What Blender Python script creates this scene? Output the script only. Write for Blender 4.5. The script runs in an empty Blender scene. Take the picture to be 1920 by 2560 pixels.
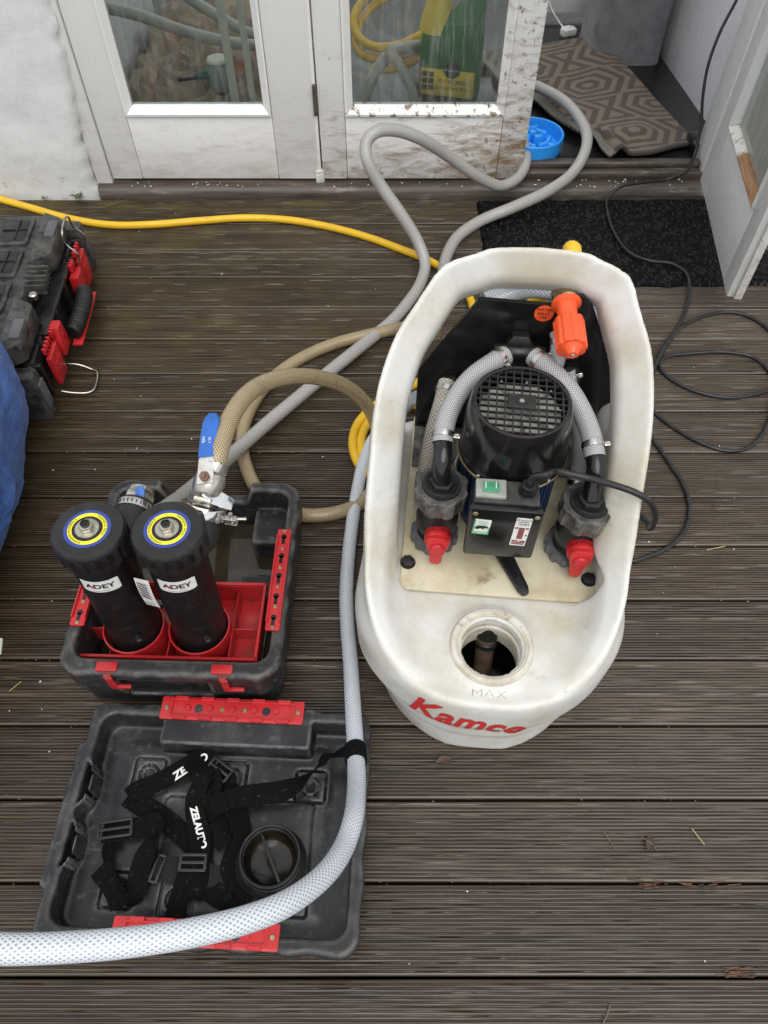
import bpy, bmesh, math, random
import numpy as np
from mathutils import Vector, Matrix, noise

# ------------------------------------------------------------------ camera, sky, sun, exposure
sc = bpy.context.scene
COL = sc.collection
CAM_H, PITCH, FOC = 1.53, math.radians(54.5), 1850.0
cam = bpy.data.objects.new('camera', bpy.data.cameras.new('camera'))
COL.objects.link(cam)
cam.location = (0, 0, CAM_H)
cam.rotation_euler = (math.pi / 2 - PITCH, 0, 0)
cam.data.sensor_fit = 'VERTICAL'
cam.data.sensor_height = 36
cam.data.lens = FOC / 2560 * 36
cam.data.clip_start = .02
cam.data.clip_end = 500
sc.camera = cam

SUN_EL, SUN_ROT = math.radians(58), math.radians(200)
world = bpy.data.worlds.new('World')
sc.world = world
world.use_nodes = True
wn, wl = world.node_tree.nodes, world.node_tree.links
sky = wn.new('ShaderNodeTexSky')
sky.sky_type = 'NISHITA'
sky.sun_disc = False
sky.sun_elevation = SUN_EL
sky.sun_rotation = SUN_ROT
sky.air_density = 1.0
sky.dust_density = 2.0
sky.ozone_density = 1.0
hs = wn.new('ShaderNodeHueSaturation')          # overcast: the blue of the clear sky mostly gone
hs.inputs['Saturation'].default_value = .22
wl.new(sky.outputs[0], hs.inputs['Color'])
mx = wn.new('ShaderNodeMix'); mx.data_type = 'RGBA'   # even cloud cover over most of it
mx.inputs[0].default_value = .8
mx.inputs[7].default_value = (5.6, 5.75, 5.95, 1)
wl.new(hs.outputs[0], mx.inputs[6])
wl.new(mx.outputs[2], wn['Background'].inputs[0])
wn['Background'].inputs[1].default_value = .125
sun_l = bpy.data.lights.new('sun', 'SUN')
sun_l.energy = 1.0
sun_l.angle = math.radians(48)
sun_l.color = (1.0, .965, .92)
sun = bpy.data.objects.new('sun', sun_l)
COL.objects.link(sun)
sun.rotation_euler = (math.radians(32), 0, math.radians(18))
sun.location = (0, -2, 6)
sc.view_settings.view_transform = 'Standard'
sc.view_settings.look = 'None'
sc.view_settings.gamma = 1
sc.view_settings.use_curve_mapping = False
sc.view_settings.exposure = 0.7

# ------------------------------------------------------------------ picture measures -> world points
KS = 1920 / 1659
_R = np.array([1., 0, 0]); _U = np.array([0, math.sin(PITCH), math.cos(PITCH)]); _F = np.array([0, math.cos(PITCH), -math.sin(PITCH)])
_C = np.array([0, 0, CAM_H])
def ray(x, y):
    return _R * (x * KS - 960) / FOC - _U * (y * KS - 1280) / FOC + _F
def P(x, y, z=0.0):                             # point of the horizontal plane z
    d = ray(x, y); return Vector(_C + d * (z - CAM_H) / d[2])
def PY(x, y, Y):                                # point of the upright plane Y
    d = ray(x, y); return Vector(_C + d * Y / d[1])

# ------------------------------------------------------------------ geometry kit
def new(): return bmesh.new()
I4 = Matrix.Identity(4)
def TR(x, y, z): return Matrix.Translation((x, y, z))
def RZ(a): return Matrix.Rotation(a, 4, 'Z')
def RX(a): return Matrix.Rotation(a, 4, 'X')
def RY(a): return Matrix.Rotation(a, 4, 'Y')
def frame(o, zdir, xhint=(1, 0, 0)):            # matrix with its Z along zdir
    z = Vector(zdir).normalized(); x = Vector(xhint) - z * Vector(xhint).dot(z)
    if x.length < 1e-4:
        x = Vector((0, 1, 0)) - z * z.y
    x.normalize(); y = z.cross(x)
    m = Matrix((x, y, z)).transposed().to_4x4(); m.translation = Vector(o); return m

def ring(bm, pts): return [bm.verts.new(p) for p in pts]
def bridge(bm, a, b, closed=True):
    n = len(a); out = []
    for i in range(n if closed else n - 1):
        j = (i + 1) % n
        try: out.append(bm.faces.new((a[i], a[j], b[j], b[i])))
        except ValueError: pass
    return out
def cap(bm, r, flip=False):
    try: return bm.faces.new(list(reversed(r)) if flip else r)
    except ValueError: return None

def box(bm, c, s, M=I4, bev=0.0, seg=2, taper=None):
    """box centred at c, full size s, optionally bevelled"""
    x, y, z = s[0] / 2, s[1] / 2, s[2] / 2
    t = taper or (1, 1)
    vs = [bm.verts.new(M @ (Vector(c) + Vector(p))) for p in
          ((-x, -y, -z), (x, -y, -z), (x, y, -z), (-x, y, -z), (-x * t[0], -y * t[1], z), (x * t[0], -y * t[1], z), (x * t[0], y * t[1], z), (-x * t[0], y * t[1], z))]
    fs = [bm.faces.new([vs[i] for i in q]) for q in ((3, 2, 1, 0), (4, 5, 6, 7), (0, 1, 5, 4), (1, 2, 6, 5), (2, 3, 7, 6), (3, 0, 4, 7))]
    if bev > 0:
        es = list({e for f in fs for e in f.edges})
        bmesh.ops.bevel(bm, geom=es, offset=bev, segments=seg, profile=.5, affect='EDGES', clamp_overlap=True)

def rrect(w, h, r, n=5, cx=0, cy=0):            # rounded rectangle outline
    out = []
    for (sx, sy, a0) in ((1, 1, 0), (-1, 1, 90), (-1, -1, 180), (1, -1, 270)):
        for i in range(n + 1):
            a = math.radians(a0 + 90 * i / n)
            out.append((cx + sx * (w / 2 - r) + r * math.cos(a), cy + sy * (h / 2 - r) + r * math.sin(a)))
    return out
def inset(pts, d):
    n = len(pts); out = []
    for i in range(n):
        p0, p1, p2 = Vector(pts[i - 1]), Vector(pts[i]), Vector(pts[(i + 1) % n])
        e1 = (p1 - p0); e2 = (p2 - p1)
        if e1.length < 1e-9: e1 = e2
        if e2.length < 1e-9: e2 = e1
        n1 = Vector((-e1.y, e1.x)).normalized(); n2 = Vector((-e2.y, e2.x)).normalized()
        m = n1 + n2
        m = m / max(m.length_squared / 2, .3) if m.length > 1e-6 else n1
        out.append((p1.x + m.x * d, p1.y + m.y * d))
    return out
def prism(bm, pts, z0, z1, M=I4, bev=0.0, bot=True, top=True):
    """outline (counter-clockwise) raised from z0 to z1 with a rounded upper edge"""
    lv = [(0, z0)] if bev == 0 or not bot else [(bev, z0), (bev * .3, z0 + bev * .3), (0, z0 + bev)]
    lv += [(0, z1)] if bev == 0 else [(0, z1 - bev), (bev * .3, z1 - bev * .3), (bev, z1)]
    prev = None; first = None
    for d, z in lv:
        q = inset(pts, d) if d else pts
        r = ring(bm, [M @ Vector((x, y, z)) for x, y in q])
        if prev: bridge(bm, prev, r)
        else: first = r
        prev = r
    if top: cap(bm, prev)
    if bot: cap(bm, first, True)
def lathe(bm, prof, n=32, M=I4, closed_top=False, closed_bot=False, amp=0, teeth=0):
    prev = None; first = None
    for k, (r, z) in enumerate(prof):
        rr = ring(bm, [M @ Vector((r * math.cos(2 * math.pi * i / n), r * math.sin(2 * math.pi * i / n), z)) for i in range(n)])
        if prev: bridge(bm, prev, rr)
        else: first = rr
        prev = rr
    if closed_top: cap(bm, prev)
    if closed_bot: cap(bm, first, True)
def cyl(bm, r, z0, z1, n=24, M=I4, bev=0.0, r2=None):
    r2 = r if r2 is None else r2
    if bev: lathe(bm, [(r - bev, z0), (r, z0 + bev), (r2, z1 - bev), (r2 - bev, z1)], n, M, True, True)
    else: lathe(bm, [(r, z0), (r2, z1)], n, M, True, True)
def hexa(bm, r, z0, z1, M=I4, bev=.001):
    prism(bm, [(r * math.cos(math.radians(60 * i)), r * math.sin(math.radians(60 * i))) for i in range(6)], z0, z1, M, bev)

def spline(pts, step=.012):
    """Catmull-Rom (centripetal-ish) through points, resampled"""
    p = [Vector(q) for q in pts]
    p = [p[0] * 2 - p[1]] + p + [p[-1] * 2 - p[-2]]
    out = []
    for i in range(1, len(p) - 2):
        a, b, c, d = p[i - 1], p[i], p[i + 1], p[i + 2]
        ta, tb, tc = ((b - a).length ** .5, (c - b).length ** .5, (d - c).length ** .5)
        ta = max(ta, 1e-4); tb = max(tb, 1e-4); tc = max(tc, 1e-4)
        m1 = (c - b) + tb * ((b - a) / ta - (c - a) / (ta + tb))
        m2 = (c - b) + tb * ((d - c) / tc - (d - b) / (tb + tc))
        n = max(2, int((c - b).length / step))
        for k in range(n):
            t = k / n; t2 = t * t; t3 = t2 * t
            out.append(b * (2 * t3 - 3 * t2 + 1) + m1 * (t3 - 2 * t2 + t) + c * (-2 * t3 + 3 * t2) + m2 * (t3 - t2))
    out.append(p[-2].copy())
    return out
def tube(bm, pts, r, n=14, step=.012, ends=True, raw=False, rib=0, ribp=.01):
    c = [Vector(q) for q in pts] if raw else spline(pts, step)
    uvl = bm.loops.layers.uv.verify()
    t = (c[1] - c[0]).normalized(); up = Vector((0, 0, 1)) if abs(t.z) < .9 else Vector((1, 0, 0))
    s = t.cross(up).normalized()
    prev = None; L = 0; pl = 0; first = None
    for i, p in enumerate(c):
        t2 = (c[min(i + 1, len(c) - 1)] - c[max(i - 1, 0)]).normalized()
        s = (s - t2 * s.dot(t2)).normalized(); b = t2.cross(s)
        if i: L += (c[i] - c[i - 1]).length
        rr = r(L) if callable(r) else r
        if n >= 14: rr *= 1 + .035 * noise.noise((p.x * 9, p.y * 9, p.z * 9))
        if rib: rr += rib * math.cos(2 * math.pi * L / ribp)
        rg = ring(bm, [p + (s * math.cos(2 * math.pi * k / n) + b * math.sin(2 * math.pi * k / n)) * rr for k in range(n)])
        if prev:
            for k in range(n):
                j = (k + 1) % n
                f = bm.faces.new((prev[k], prev[j], rg[j], rg[k]))
                for lp, uv in zip(f.loops, ((k / n, pl), ((k + 1) / n, pl), ((k + 1) / n, L), (k / n, L))): lp[uvl].uv = uv
        else: first = rg
        prev = rg; pl = L
    if ends: cap(bm, prev); cap(bm, first, True)
    return c
def ribbon(bm, pts, w, rolls=0, th=.0016, step=.006, raw=False, crown=.0008):
    """flat webbing along a path; rolls = list of angles (deg) at control points, 0 = lying flat"""
    n = len(pts); rl = rolls if isinstance(rolls, (list, tuple)) else [rolls] * n
    c4 = [Vector((p[0], p[1], p[2])) for p in pts]
    c = spline(c4, step)
    # angle along the way, by nearest control
    ds = [0.0]
    for i in range(1, n): ds.append(ds[-1] + (c4[i] - c4[i - 1]).length)
    cl = [0.0]
    for i in range(1, len(c)): cl.append(cl[-1] + (c[i] - c[i - 1]).length)
    uvl = bm.loops.layers.uv.verify(); prev = None
    for i, p in enumerate(c):
        f = cl[i] / cl[-1] * ds[-1]
        a = math.radians(float(np.interp(f, ds, rl)))
        t = (c[min(i + 1, len(c) - 1)] - c[max(i - 1, 0)]).normalized()
        sd = t.cross(Vector((0, 0, 1)))
        if sd.length < .15: sd = ribbon.last if prev else Vector((1, 0, 0))
        sd.normalize(); ribbon.last = sd.copy()
        nm = sd.cross(t).normalized()
        s2 = sd * math.cos(a) + nm * math.sin(a); n2 = -sd * math.sin(a) + nm * math.cos(a)
        ww = w(cl[i]) if callable(w) else w
        prof = [(-.5, -.5), (-.5, .5), (-.2, .5), (.2, .5), (.5, .5), (.5, -.5)]
        rg = ring(bm, [p + s2 * (x * ww) + n2 * (y * th + (crown if abs(x) < .3 else 0)) for x, y in prof])
        if prev:
            for k in range(6):
                j = (k + 1) % 6
                fc = bm.faces.new((prev[k], prev[j], rg[j], rg[k]))
                us = (prof[k][0] * ww, prof[j][0] * ww)
                for lp, uv in zip(fc.loops, ((us[0], cl[i - 1]), (us[1], cl[i - 1]), (us[1], cl[i]), (us[0], cl[i]))): lp[uvl].uv = uv
        else: cap(bm, rg)
        prev = rg
    cap(bm, prev, True)

def sdf_mesh(f, lo, hi, h, steps=2):
    """surface nets over a signed distance function f(x, y, z) on arrays"""
    lo = np.array(lo, float); hi = np.array(hi, float); n = np.ceil((hi - lo) / h).astype(int) + 1
    ax = [lo[i] + h * np.arange(n[i]) for i in range(3)]
    X, Y, Z = np.meshgrid(*ax, indexing='ij')
    S = f(X, Y, Z)
    ins = S < 0
    cs = [(i, j, k) for i in (0, 1) for j in (0, 1) for k in (0, 1)]
    sl = lambda a, o: a[o[0]:n[0] - 1 + o[0], o[1]:n[1] - 1 + o[1], o[2]:n[2] - 1 + o[2]]
    cnt = sum(sl(ins, o).astype(np.int8) for o in cs)
    act = (cnt > 0) & (cnt < 8)
    idx = -np.ones(act.shape, int); ids = np.argwhere(act); idx[act] = np.arange(len(ids))
    acc = np.zeros((len(ids), 3)); num = np.zeros(len(ids))
    val = {o: S[ids[:, 0] + o[0], ids[:, 1] + o[1], ids[:, 2] + o[2]] for o in cs}
    for a in cs:
        for d in range(3):
            if a[d] == 0:
                b = list(a); b[d] = 1; b = tuple(b)
                va, vb = val[a], val[b]; m = (va < 0) != (vb < 0)
                t = np.where(m, va / np.where(m, va - vb, 1), 0)
                pt = np.array(a, float)[None, :] + t[:, None] * (np.array(b) - np.array(a))[None, :]
                acc += np.where(m[:, None], pt, 0); num += m
    V = lo + h * (ids + acc / num[:, None])
    e = h * .3
    for _ in range(steps):
        d0 = f(V[:, 0], V[:, 1], V[:, 2])
        g = np.stack([f(V[:, 0] + e * (i == 0), V[:, 1] + e * (i == 1), V[:, 2] + e * (i == 2)) - f(V[:, 0] - e * (i == 0), V[:, 1] - e * (i == 1), V[:, 2] - e * (i == 2)) for i in range(3)], 1) / (2 * e)
        g2 = (g ** 2).sum(1) + 1e-6
        V = V - np.clip(d0 / np.maximum(g2, .25), -h * .5, h * .5)[:, None] * g
    F = []
    for d in range(3):
        u, v = (d + 1) % 3, (d + 2) % 3
        s0 = [slice(None)] * 3; s1 = [slice(None)] * 3
        s0[d] = slice(0, n[d] - 1); s1[d] = slice(1, n[d])
        A, B = ins[tuple(s0)], ins[tuple(s1)]
        for sign in (0, 1):
            m = (A & ~B) if sign == 0 else (~A & B)
            e_ = np.argwhere(m)
            ok = (e_[:, u] > 0) & (e_[:, v] > 0) & (e_[:, u] < n[u] - 1) & (e_[:, v] < n[v] - 1)
            e_ = e_[ok]
            q = []
            for du, dv in ((-1, -1), (0, -1), (0, 0), (-1, 0)):
                c = e_.copy(); c[:, u] += du; c[:, v] += dv
                q.append(idx[c[:, 0], c[:, 1], c[:, 2]])
            q = np.stack(q, 1)
            F.append(q if sign == 0 else q[:, ::-1])
    F = np.concatenate(F); F = F[(F >= 0).all(1)]
    return V, F
def smin(a, b, k):
    h = np.clip(.5 + .5 * (b - a) / k, 0, 1); return b * (1 - h) + a * h - k * h * (1 - h)
def smax(a, b, k): return -smin(-a, -b, k)
def rbox2(x, y, hx, y0, y1, rf, rb):
    cy, hy = (y0 + y1) / 2, (y1 - y0) / 2
    yy = y - cy; r = np.where(yy < 0, rf, rb)
    qx = np.abs(x) - hx + r; qy = np.abs(yy) - hy + r
    return np.minimum(np.maximum(qx, qy), 0) + np.hypot(np.maximum(qx, 0), np.maximum(qy, 0)) - r
def sstep(a, b, x):
    t = np.clip((x - a) / (b - a), 0, 1); return t * t * (3 - 2 * t)
def march(f, p, d, n=60):
    """walk points p (N,3) along d until the surface of f"""
    p = np.array(p, float); d = np.array(d, float)
    for _ in range(n): p = p + d * (f(p[:, 0], p[:, 1], p[:, 2]) * .8)[:, None]
    return p

# ------------------------------------------------------------------ objects
def finish(me, ang):
    if ang is not None:
        me.polygons.foreach_set('use_smooth', [True] * len(me.polygons))
        try: me.set_sharp_from_angle(angle=math.radians(ang))
        except Exception: pass
def obj(name, bm, mats, parent=None, ang=40, label=None, kind=None):
    me = bpy.data.meshes.new(name)
    bmesh.ops.recalc_face_normals(bm, faces=bm.faces)
    bm.to_mesh(me); bm.free()
    for m in (mats if isinstance(mats, (list, tuple)) else [mats]): me.materials.append(m)
    finish(me, ang)
    o = bpy.data.objects.new(name, me); COL.objects.link(o)
    if parent: o.parent = parent
    if label: o['label'] = label
    if kind: o['kind'] = kind
    return o
def obj_np(name, V, F, mats, parent=None, ang=50):
    me = bpy.data.meshes.new(name)
    me.from_pydata([tuple(v) for v in V], [], [tuple(int(i) for i in f) for f in F]); me.update()
    for m in (mats if isinstance(mats, (list, tuple)) else [mats]): me.materials.append(m)
    finish(me, ang)
    o = bpy.data.objects.new(name, me); COL.objects.link(o)
    if parent: o.parent = parent
    return o
def tag(o, label, cat, group=None):
    o['label'] = label; o['category'] = cat
    if group: o['group'] = group
    return o
def thing(name, label, cat, loc=(0, 0, 0), rz=0.0, group=None):
    o = bpy.data.objects.new(name, None); o.empty_display_size = .05
    COL.objects.link(o); o.location = loc; o.rotation_euler = (0, 0, rz)
    return tag(o, label, cat, group)
def struct(o): o['kind'] = 'structure'; return o
def rebase(o):
    """origin of a one-mesh thing to the middle of its foot"""
    me = o.data; n = len(me.vertices); a = np.empty(n * 3); me.vertices.foreach_get('co', a); a = a.reshape(-1, 3)
    c = Vector(((a[:, 0].min() + a[:, 0].max()) / 2, (a[:, 1].min() + a[:, 1].max()) / 2, a[:, 2].min()))
    me.transform(Matrix.Translation(-c)); o.location = c
    return o
_txt = {}
def text_geo(s, size=1.0, shear=0.0, bold=0.0, spacing=1.0):
    key = (s, size, shear, bold, spacing)
    if key in _txt: return _txt[key]
    cu = bpy.data.curves.new('text', 'FONT'); cu.body = s; cu.size = size; cu.shear = shear; cu.offset = bold
    cu.space_character = spacing; cu.align_x = 'CENTER'; cu.align_y = 'CENTER'; cu.resolution_u = 4
    o = bpy.data.objects.new('text', cu); COL.objects.link(o)
    dg = bpy.context.evaluated_depsgraph_get(); dg.update()
    me = bpy.data.meshes.new_from_object(o.evaluated_get(dg))
    V = [(v.co.x, v.co.y) for v in me.vertices]; F = [tuple(p.vertices) for p in me.polygons]
    bpy.data.objects.remove(o); bpy.data.curves.remove(cu); bpy.data.meshes.remove(me)
    _txt[key] = (V, F); return V, F
def text_bm(bm, s, size, M=I4, shear=0, bold=0, spacing=1.0, cut=None, fmap=None, mi=0, stretch=(1, 1), ox=0, oy=0):
    V, F = text_geo(s, size, shear, bold, spacing)
    t = bmesh.new(); vs = [t.verts.new((x * stretch[0] + ox, y * stretch[1] + oy, 0)) for x, y in V]
    for f in F:
        try: t.faces.new([vs[i] for i in f])
        except ValueError: pass
    if cut:
        xs = [v.co.x for v in t.verts]; ys = [v.co.y for v in t.verts]
        for ax, lo, hi in ((0, min(xs), max(xs)), (1, min(ys), max(ys))):
            q = lo + cut
            while q < hi:
                bmesh.ops.bisect_plane(t, geom=t.verts[:] + t.edges[:] + t.faces[:], plane_co=(q, 0, 0) if ax == 0 else (0, q, 0), plane_no=(1, 0, 0) if ax == 0 else (0, 1, 0))
                q += cut
    t.verts.index_update()
    if fmap: pos = fmap([(v.co.x, v.co.y) for v in t.verts])
    else: pos = [M @ v.co for v in t.verts]
    nv = [bm.verts.new(p) for p in pos]
    for f in t.faces:
        try: bm.faces.new([nv[v.index] for v in f.verts]).material_index = mi
        except ValueError: pass
    t.free()
# ------------------------------------------------------------------ materials
class NT:
    def __init__(s, name):
        s.m = bpy.data.materials.new(name); s.m.use_nodes = True
        s.n, s.l = s.m.node_tree.nodes, s.m.node_tree.links
        s.b = s.n['Principled BSDF']; s.out = s.n['Material Output']
    def add(s, t, **kw):
        nd = s.n.new(t)
        for k, v in kw.items(): setattr(nd, k, v)
        return nd
    def link(s, a, b): s.l.new(a, b)
    def sock(s, v):
        return v
    def math(s, op, a, b=None, c=None, clamp=False):
        nd = s.add('ShaderNodeMath', operation=op); nd.use_clamp = clamp
        for i, v in enumerate((a, b, c)):
            if v is None: continue
            if isinstance(v, (int, float)): nd.inputs[i].default_value = v
            else: s.link(v, nd.inputs[i])
        return nd.outputs[0]
    def noise(s, vec, scale, detail=5, rough=.55, dist=0):
        nd = s.add('ShaderNodeTexNoise'); nd.inputs['Scale'].default_value = scale; nd.inputs['Detail'].default_value = detail
        nd.inputs['Roughness'].default_value = rough; nd.inputs['Distortion'].default_value = dist
        s.link(vec, nd.inputs['Vector']); return nd.outputs['Fac']
    def ramp(s, v, lo, hi, a=0.0, b=1.0):
        nd = s.add('ShaderNodeMapRange'); nd.inputs[1].default_value = lo; nd.inputs[2].default_value = hi
        nd.inputs[3].default_value = a; nd.inputs[4].default_value = b
        s.link(v, nd.inputs[0]); return nd.outputs[0]
    def mix(s, f, a, b, mode='MIX'):
        nd = s.add('ShaderNodeMix', data_type='RGBA', blend_type=mode)
        for i, v in ((0, f), (6, a), (7, b)):
            if isinstance(v, (int, float)): nd.inputs[i].default_value = v
            elif isinstance(v, tuple): nd.inputs[i].default_value = (*v, 1)
            else: s.link(v, nd.inputs[i])
        return nd.outputs[2]
    def coords(s, scale=None, kind='Object', rnd=False):
        tc = s.add('ShaderNodeTexCoord').outputs[kind]
        if rnd:
            oi = s.add('ShaderNodeObjectInfo').outputs['Random']
            cmb = s.add('ShaderNodeCombineXYZ')
            s.link(s.math('MULTIPLY', oi, 37.0), cmb.inputs[0]); s.link(s.math('MULTIPLY', oi, 91.0), cmb.inputs[1])
            va = s.add('ShaderNodeVectorMath', operation='ADD'); s.link(tc, va.inputs[0]); s.link(cmb.outputs[0], va.inputs[1]); tc = va.outputs[0]
        if scale:
            mp = s.add('ShaderNodeMapping'); mp.inputs['Scale'].default_value = scale; s.link(tc, mp.inputs[0]); return mp.outputs[0]
        return tc
    def bump(s, h, strength=.3, dist=.002, prev=None):
        nd = s.add('ShaderNodeBump'); nd.inputs['Strength'].default_value = strength; nd.inputs['Distance'].default_value = dist
        s.link(h, nd.inputs['Height'])
        if prev: s.link(prev, nd.inputs['Normal'])
        return nd.outputs[0]
    def set(s, **kw):
        nm = {'col': 'Base Color', 'rough': 'Roughness', 'metal': 'Metallic', 'spec': 'Specular IOR Level', 'normal': 'Normal', 'coat': 'Coat Weight', 'coatr': 'Coat Roughness', 'trans': 'Transmission Weight', 'ior': 'IOR', 'sss': 'Subsurface Weight', 'sheen': 'Sheen Weight', 'alpha': 'Alpha'}
        for k, v in kw.items():
            i = s.b.inputs[nm[k]]
            if isinstance(v, (int, float)): i.default_value = v
            elif isinstance(v, tuple): i.default_value = (*v, 1)
            else: s.link(v, i)
        return s.m

def pbr(name, col, rough=.5, col2=None, ns=9, lo=.45, hi=.7, col3=None, ns3=60, lo3=.62, hi3=.72, bump=.15, bs=120, bd=.001, metal=0, spec=.5, rvar=.15, coat=0, kind='Object', sss=0, sheen=0):
    t = NT(name); c = t.coords(kind=kind)
    base = col
    if col2: base = t.mix(t.ramp(t.noise(c, ns, 8, .62), lo, hi), col, col2)
    if col3: base = t.mix(t.ramp(t.noise(c, ns3, 6, .6), lo3, hi3), base, col3)
    r = t.ramp(t.noise(c, ns * 1.7 + 3, 5), .3, .7, max(rough - rvar, .02), min(rough + rvar, 1))
    kw = dict(col=base, rough=r, metal=metal, spec=spec)
    if bump: kw['normal'] = t.bump(t.noise(c, bs, 4), bump, bd)
    if coat: kw['coat'] = coat
    if sheen: kw['sheen'] = sheen
    if sss:
        kw['sss'] = sss; t.b.inputs['Subsurface Radius'].default_value = (.012, .01, .007)
    return t.set(**kw)

M = {}
def worn(name, col, wear, rough, bright=.5):
    t = NT(name); c = t.coords()
    base = t.mix(t.ramp(t.noise(c, 10, 8, .62), .4, .7), col, tuple(x * 2.1 for x in col))
    pt = t.add('ShaderNodeNewGeometry').outputs['Pointiness']
    e = t.math('MULTIPLY', t.ramp(pt, .505, .55), t.ramp(t.noise(c, 30, 6, .7), .35, .6), clamp=True)
    base = t.mix(t.math('MULTIPLY', e, bright), base, wear)
    sc_ = t.math('ADD', t.ramp(t.noise(c, 42, 8, .72), .56, .74, 0, .7), t.ramp(t.noise(c, 9, 7, .7), .55, .72, 0, .35), clamp=True)
    base = t.mix(sc_, base, wear)
    ln = t.add('ShaderNodeMapping'); ln.inputs['Rotation'].default_value = (.3, .2, .7); ln.inputs['Scale'].default_value = (14, 160, 40); t.link(c, ln.inputs[0])
    base = t.mix(t.ramp(t.noise(ln.outputs[0], 1, 4, .6), .66, .72, 0, .5), base, wear)
    return t.set(col=base, spec=.4, rough=t.ramp(t.noise(c, 22, 6), .3, .7, rough - .12, rough + .16), normal=t.bump(t.noise(c, 260, 4), .22, .001))
M['black'] = pbr('black_plastic', (.007, .007, .008), .36, (.02, .0195, .019), 14, col3=(.075, .07, .062), ns3=45, lo3=.6, hi3=.8, bs=300)
M['black_worn'] = worn('worn_black_plastic', (.014, .014, .015), (.17, .162, .145), .42, 1.0)
M['box_black'] = worn('dusty_black_plastic', (.006, .006, .0065), (.1, .097, .09), .38, .8)
M['lid_black'] = worn('scuffed_black_plastic', (.012, .0126, .014), (.12, .12, .113), .3, 1.0)
M['fan'] = pbr('pale_fan', (.5, .49, .45), .4, (.36, .35, .32), 30, bump=0)
M['engraved'] = pbr('engraved_mark', (.36, .33, .26), .6, (.2, .18, .14), 60, bump=0)
M['gloss_black'] = pbr('gloss_black', (.006, .006, .007), .16, (.014, .013, .012), 10, bump=.04, rvar=.08)
M['canister'] = pbr('canister_black', (.008, .008, .0085), .46, (.018, .0175, .017), 12, col3=(.05, .047, .042), ns3=36, lo3=.62, hi3=.8, bump=.06, spec=.28)
M['cap_inside'] = pbr('oily_plastic', (.01, .008, .006), .16, (.03, .022, .013), 26, bump=.08, bs=60, rvar=.08)
M['rubber'] = pbr('black_rubber', (.008, .008, .008), .48, (.02, .0195, .019), 25, bump=.1)
M['cable'] = pbr('black_cable', (.011, .011, .012), .38, (.028, .027, .026), 30, bump=.06)
M['red'] = pbr('red_plastic', (.5, .018, .022), .34, (.36, .014, .016), 14, col3=(.16, .05, .04), ns3=45, lo3=.64, hi3=.8, bs=250, bump=.08)
M['red_dirty'] = pbr('dirty_red_plastic', (.46, .018, .022), .36, (.28, .02, .018), 16, col3=(.1, .035, .025), ns3=32, lo3=.55, hi3=.72, bs=250, bump=.1)
M['orange'] = pbr('orange_plastic', (.85, .1, .025), .36, (.75, .085, .02), 14, bump=.05)
M['blue_lever'] = pbr('blue_sleeve', (.025, .13, .48), .42, (.02, .1, .36), 20, bump=.08)
M['yellow'] = pbr('yellow_hose', (.8, .49, .018), .4, (.7, .41, .018), 12, col3=(.12, .075, .02), ns3=40, lo3=.68, hi3=.75, bump=.12, bs=90)
M['steel'] = pbr('steel', (.55, .53, .5), .28, (.38, .36, .33), 30, metal=1, bump=.1, bs=200)
M['brass'] = pbr('dull_brass', (.42, .35, .2), .4, (.2, .17, .11), 40, metal=.9, bump=.15)
M['nickel'] = pbr('dirty_nickel', (.5, .47, .41), .3, (.24, .2, .15), 45, lo=.5, hi=.72, metal=.9, bump=.1)
M['chrome'] = pbr('chrome', (.7, .7, .7), .12, (.5, .49, .47), 30, metal=1, bump=.05, rvar=.07)
M['motor_blue'] = pbr('blue_motor_paint', (.008, .028, .085), .4, (.02, .03, .05), 25, col3=(.06, .05, .04), ns3=60, bump=.15)
M['grey_plastic'] = pbr('grey_plastic', (.1, .105, .115), .42, (.07, .07, .075), 20, bump=.06)
M['white_label'] = pbr('white_label', (.78, .78, .76), .3, (.66, .65, .62), 60, bump=0)
M['ink'] = pbr('black_ink', (.015, .015, .015), .4, bump=0)
M['ink_red'] = pbr('red_ink', (.55, .02, .02), .4, bump=0)
M['ink_white'] = pbr('white_print', (.75, .75, .72), .5, bump=0)
M['ink_dkred'] = pbr('dark_red_ink', (.22, .03, .03), .4, bump=0)
M['green_ink'] = pbr('green_ink', (.06, .4, .13), .4, bump=0)
M['ring_blue'] = pbr('blue_label', (.03, .055, .28), .3, bump=0)
M['ring_yellow'] = pbr('yellow_label', (.82, .74, .03), .3, bump=0)
M['logo_red'] = pbr('red_lettering', (.62, .03, .03), .4, (.5, .035, .03), 20, col3=(.7, .5, .45), ns3=90, lo3=.68, hi3=.76, bump=0)
M['green_glow'] = pbr('green_rocker', (.06, .27, .14), .3, (.11, .33, .2), 40, bump=0)
M['clear_hood'] = pbr('clear_cover', (.33, .34, .3), .22, (.24, .24, .2), 40, bump=.03)
M['dark_liquid'] = pbr('dark_liquid', (.006, .005, .005), .06, bump=.02, bs=20)
M['murky'] = pbr('murky_water', (.022, .017, .01), .05, (.05, .038, .022), 12, bump=.03, bs=25, rvar=.03, spec=.55)
M['brown_pipe'] = pbr('stained_pipe', (.09, .06, .04), .4, (.2, .15, .1), 25, bump=.1)
M['blue_bowl'] = pbr('blue_bowl', (.03, .34, .92), .34, (.025, .3, .82), 10, bump=.03, sss=.05)
M['grey_fabric'] = pbr('grey_fabric', (.2, .205, .215), .9, (.13, .135, .145), 14, bump=.5, bs=400, sheen=.2)
M['navy_plastic'] = pbr('purple_plastic', (.03, .02, .16), .25, bump=0)
M['blue_bag'] = pbr('blue_fabric', (.03, .085, .28), .6, (.06, .145, .4), 22, .4, .7, bump=.8, bs=90, bd=.005, sheen=.1)
M['wire'] = pbr('wire', (.4, .4, .4), .35, metal=1, bump=0)
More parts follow.
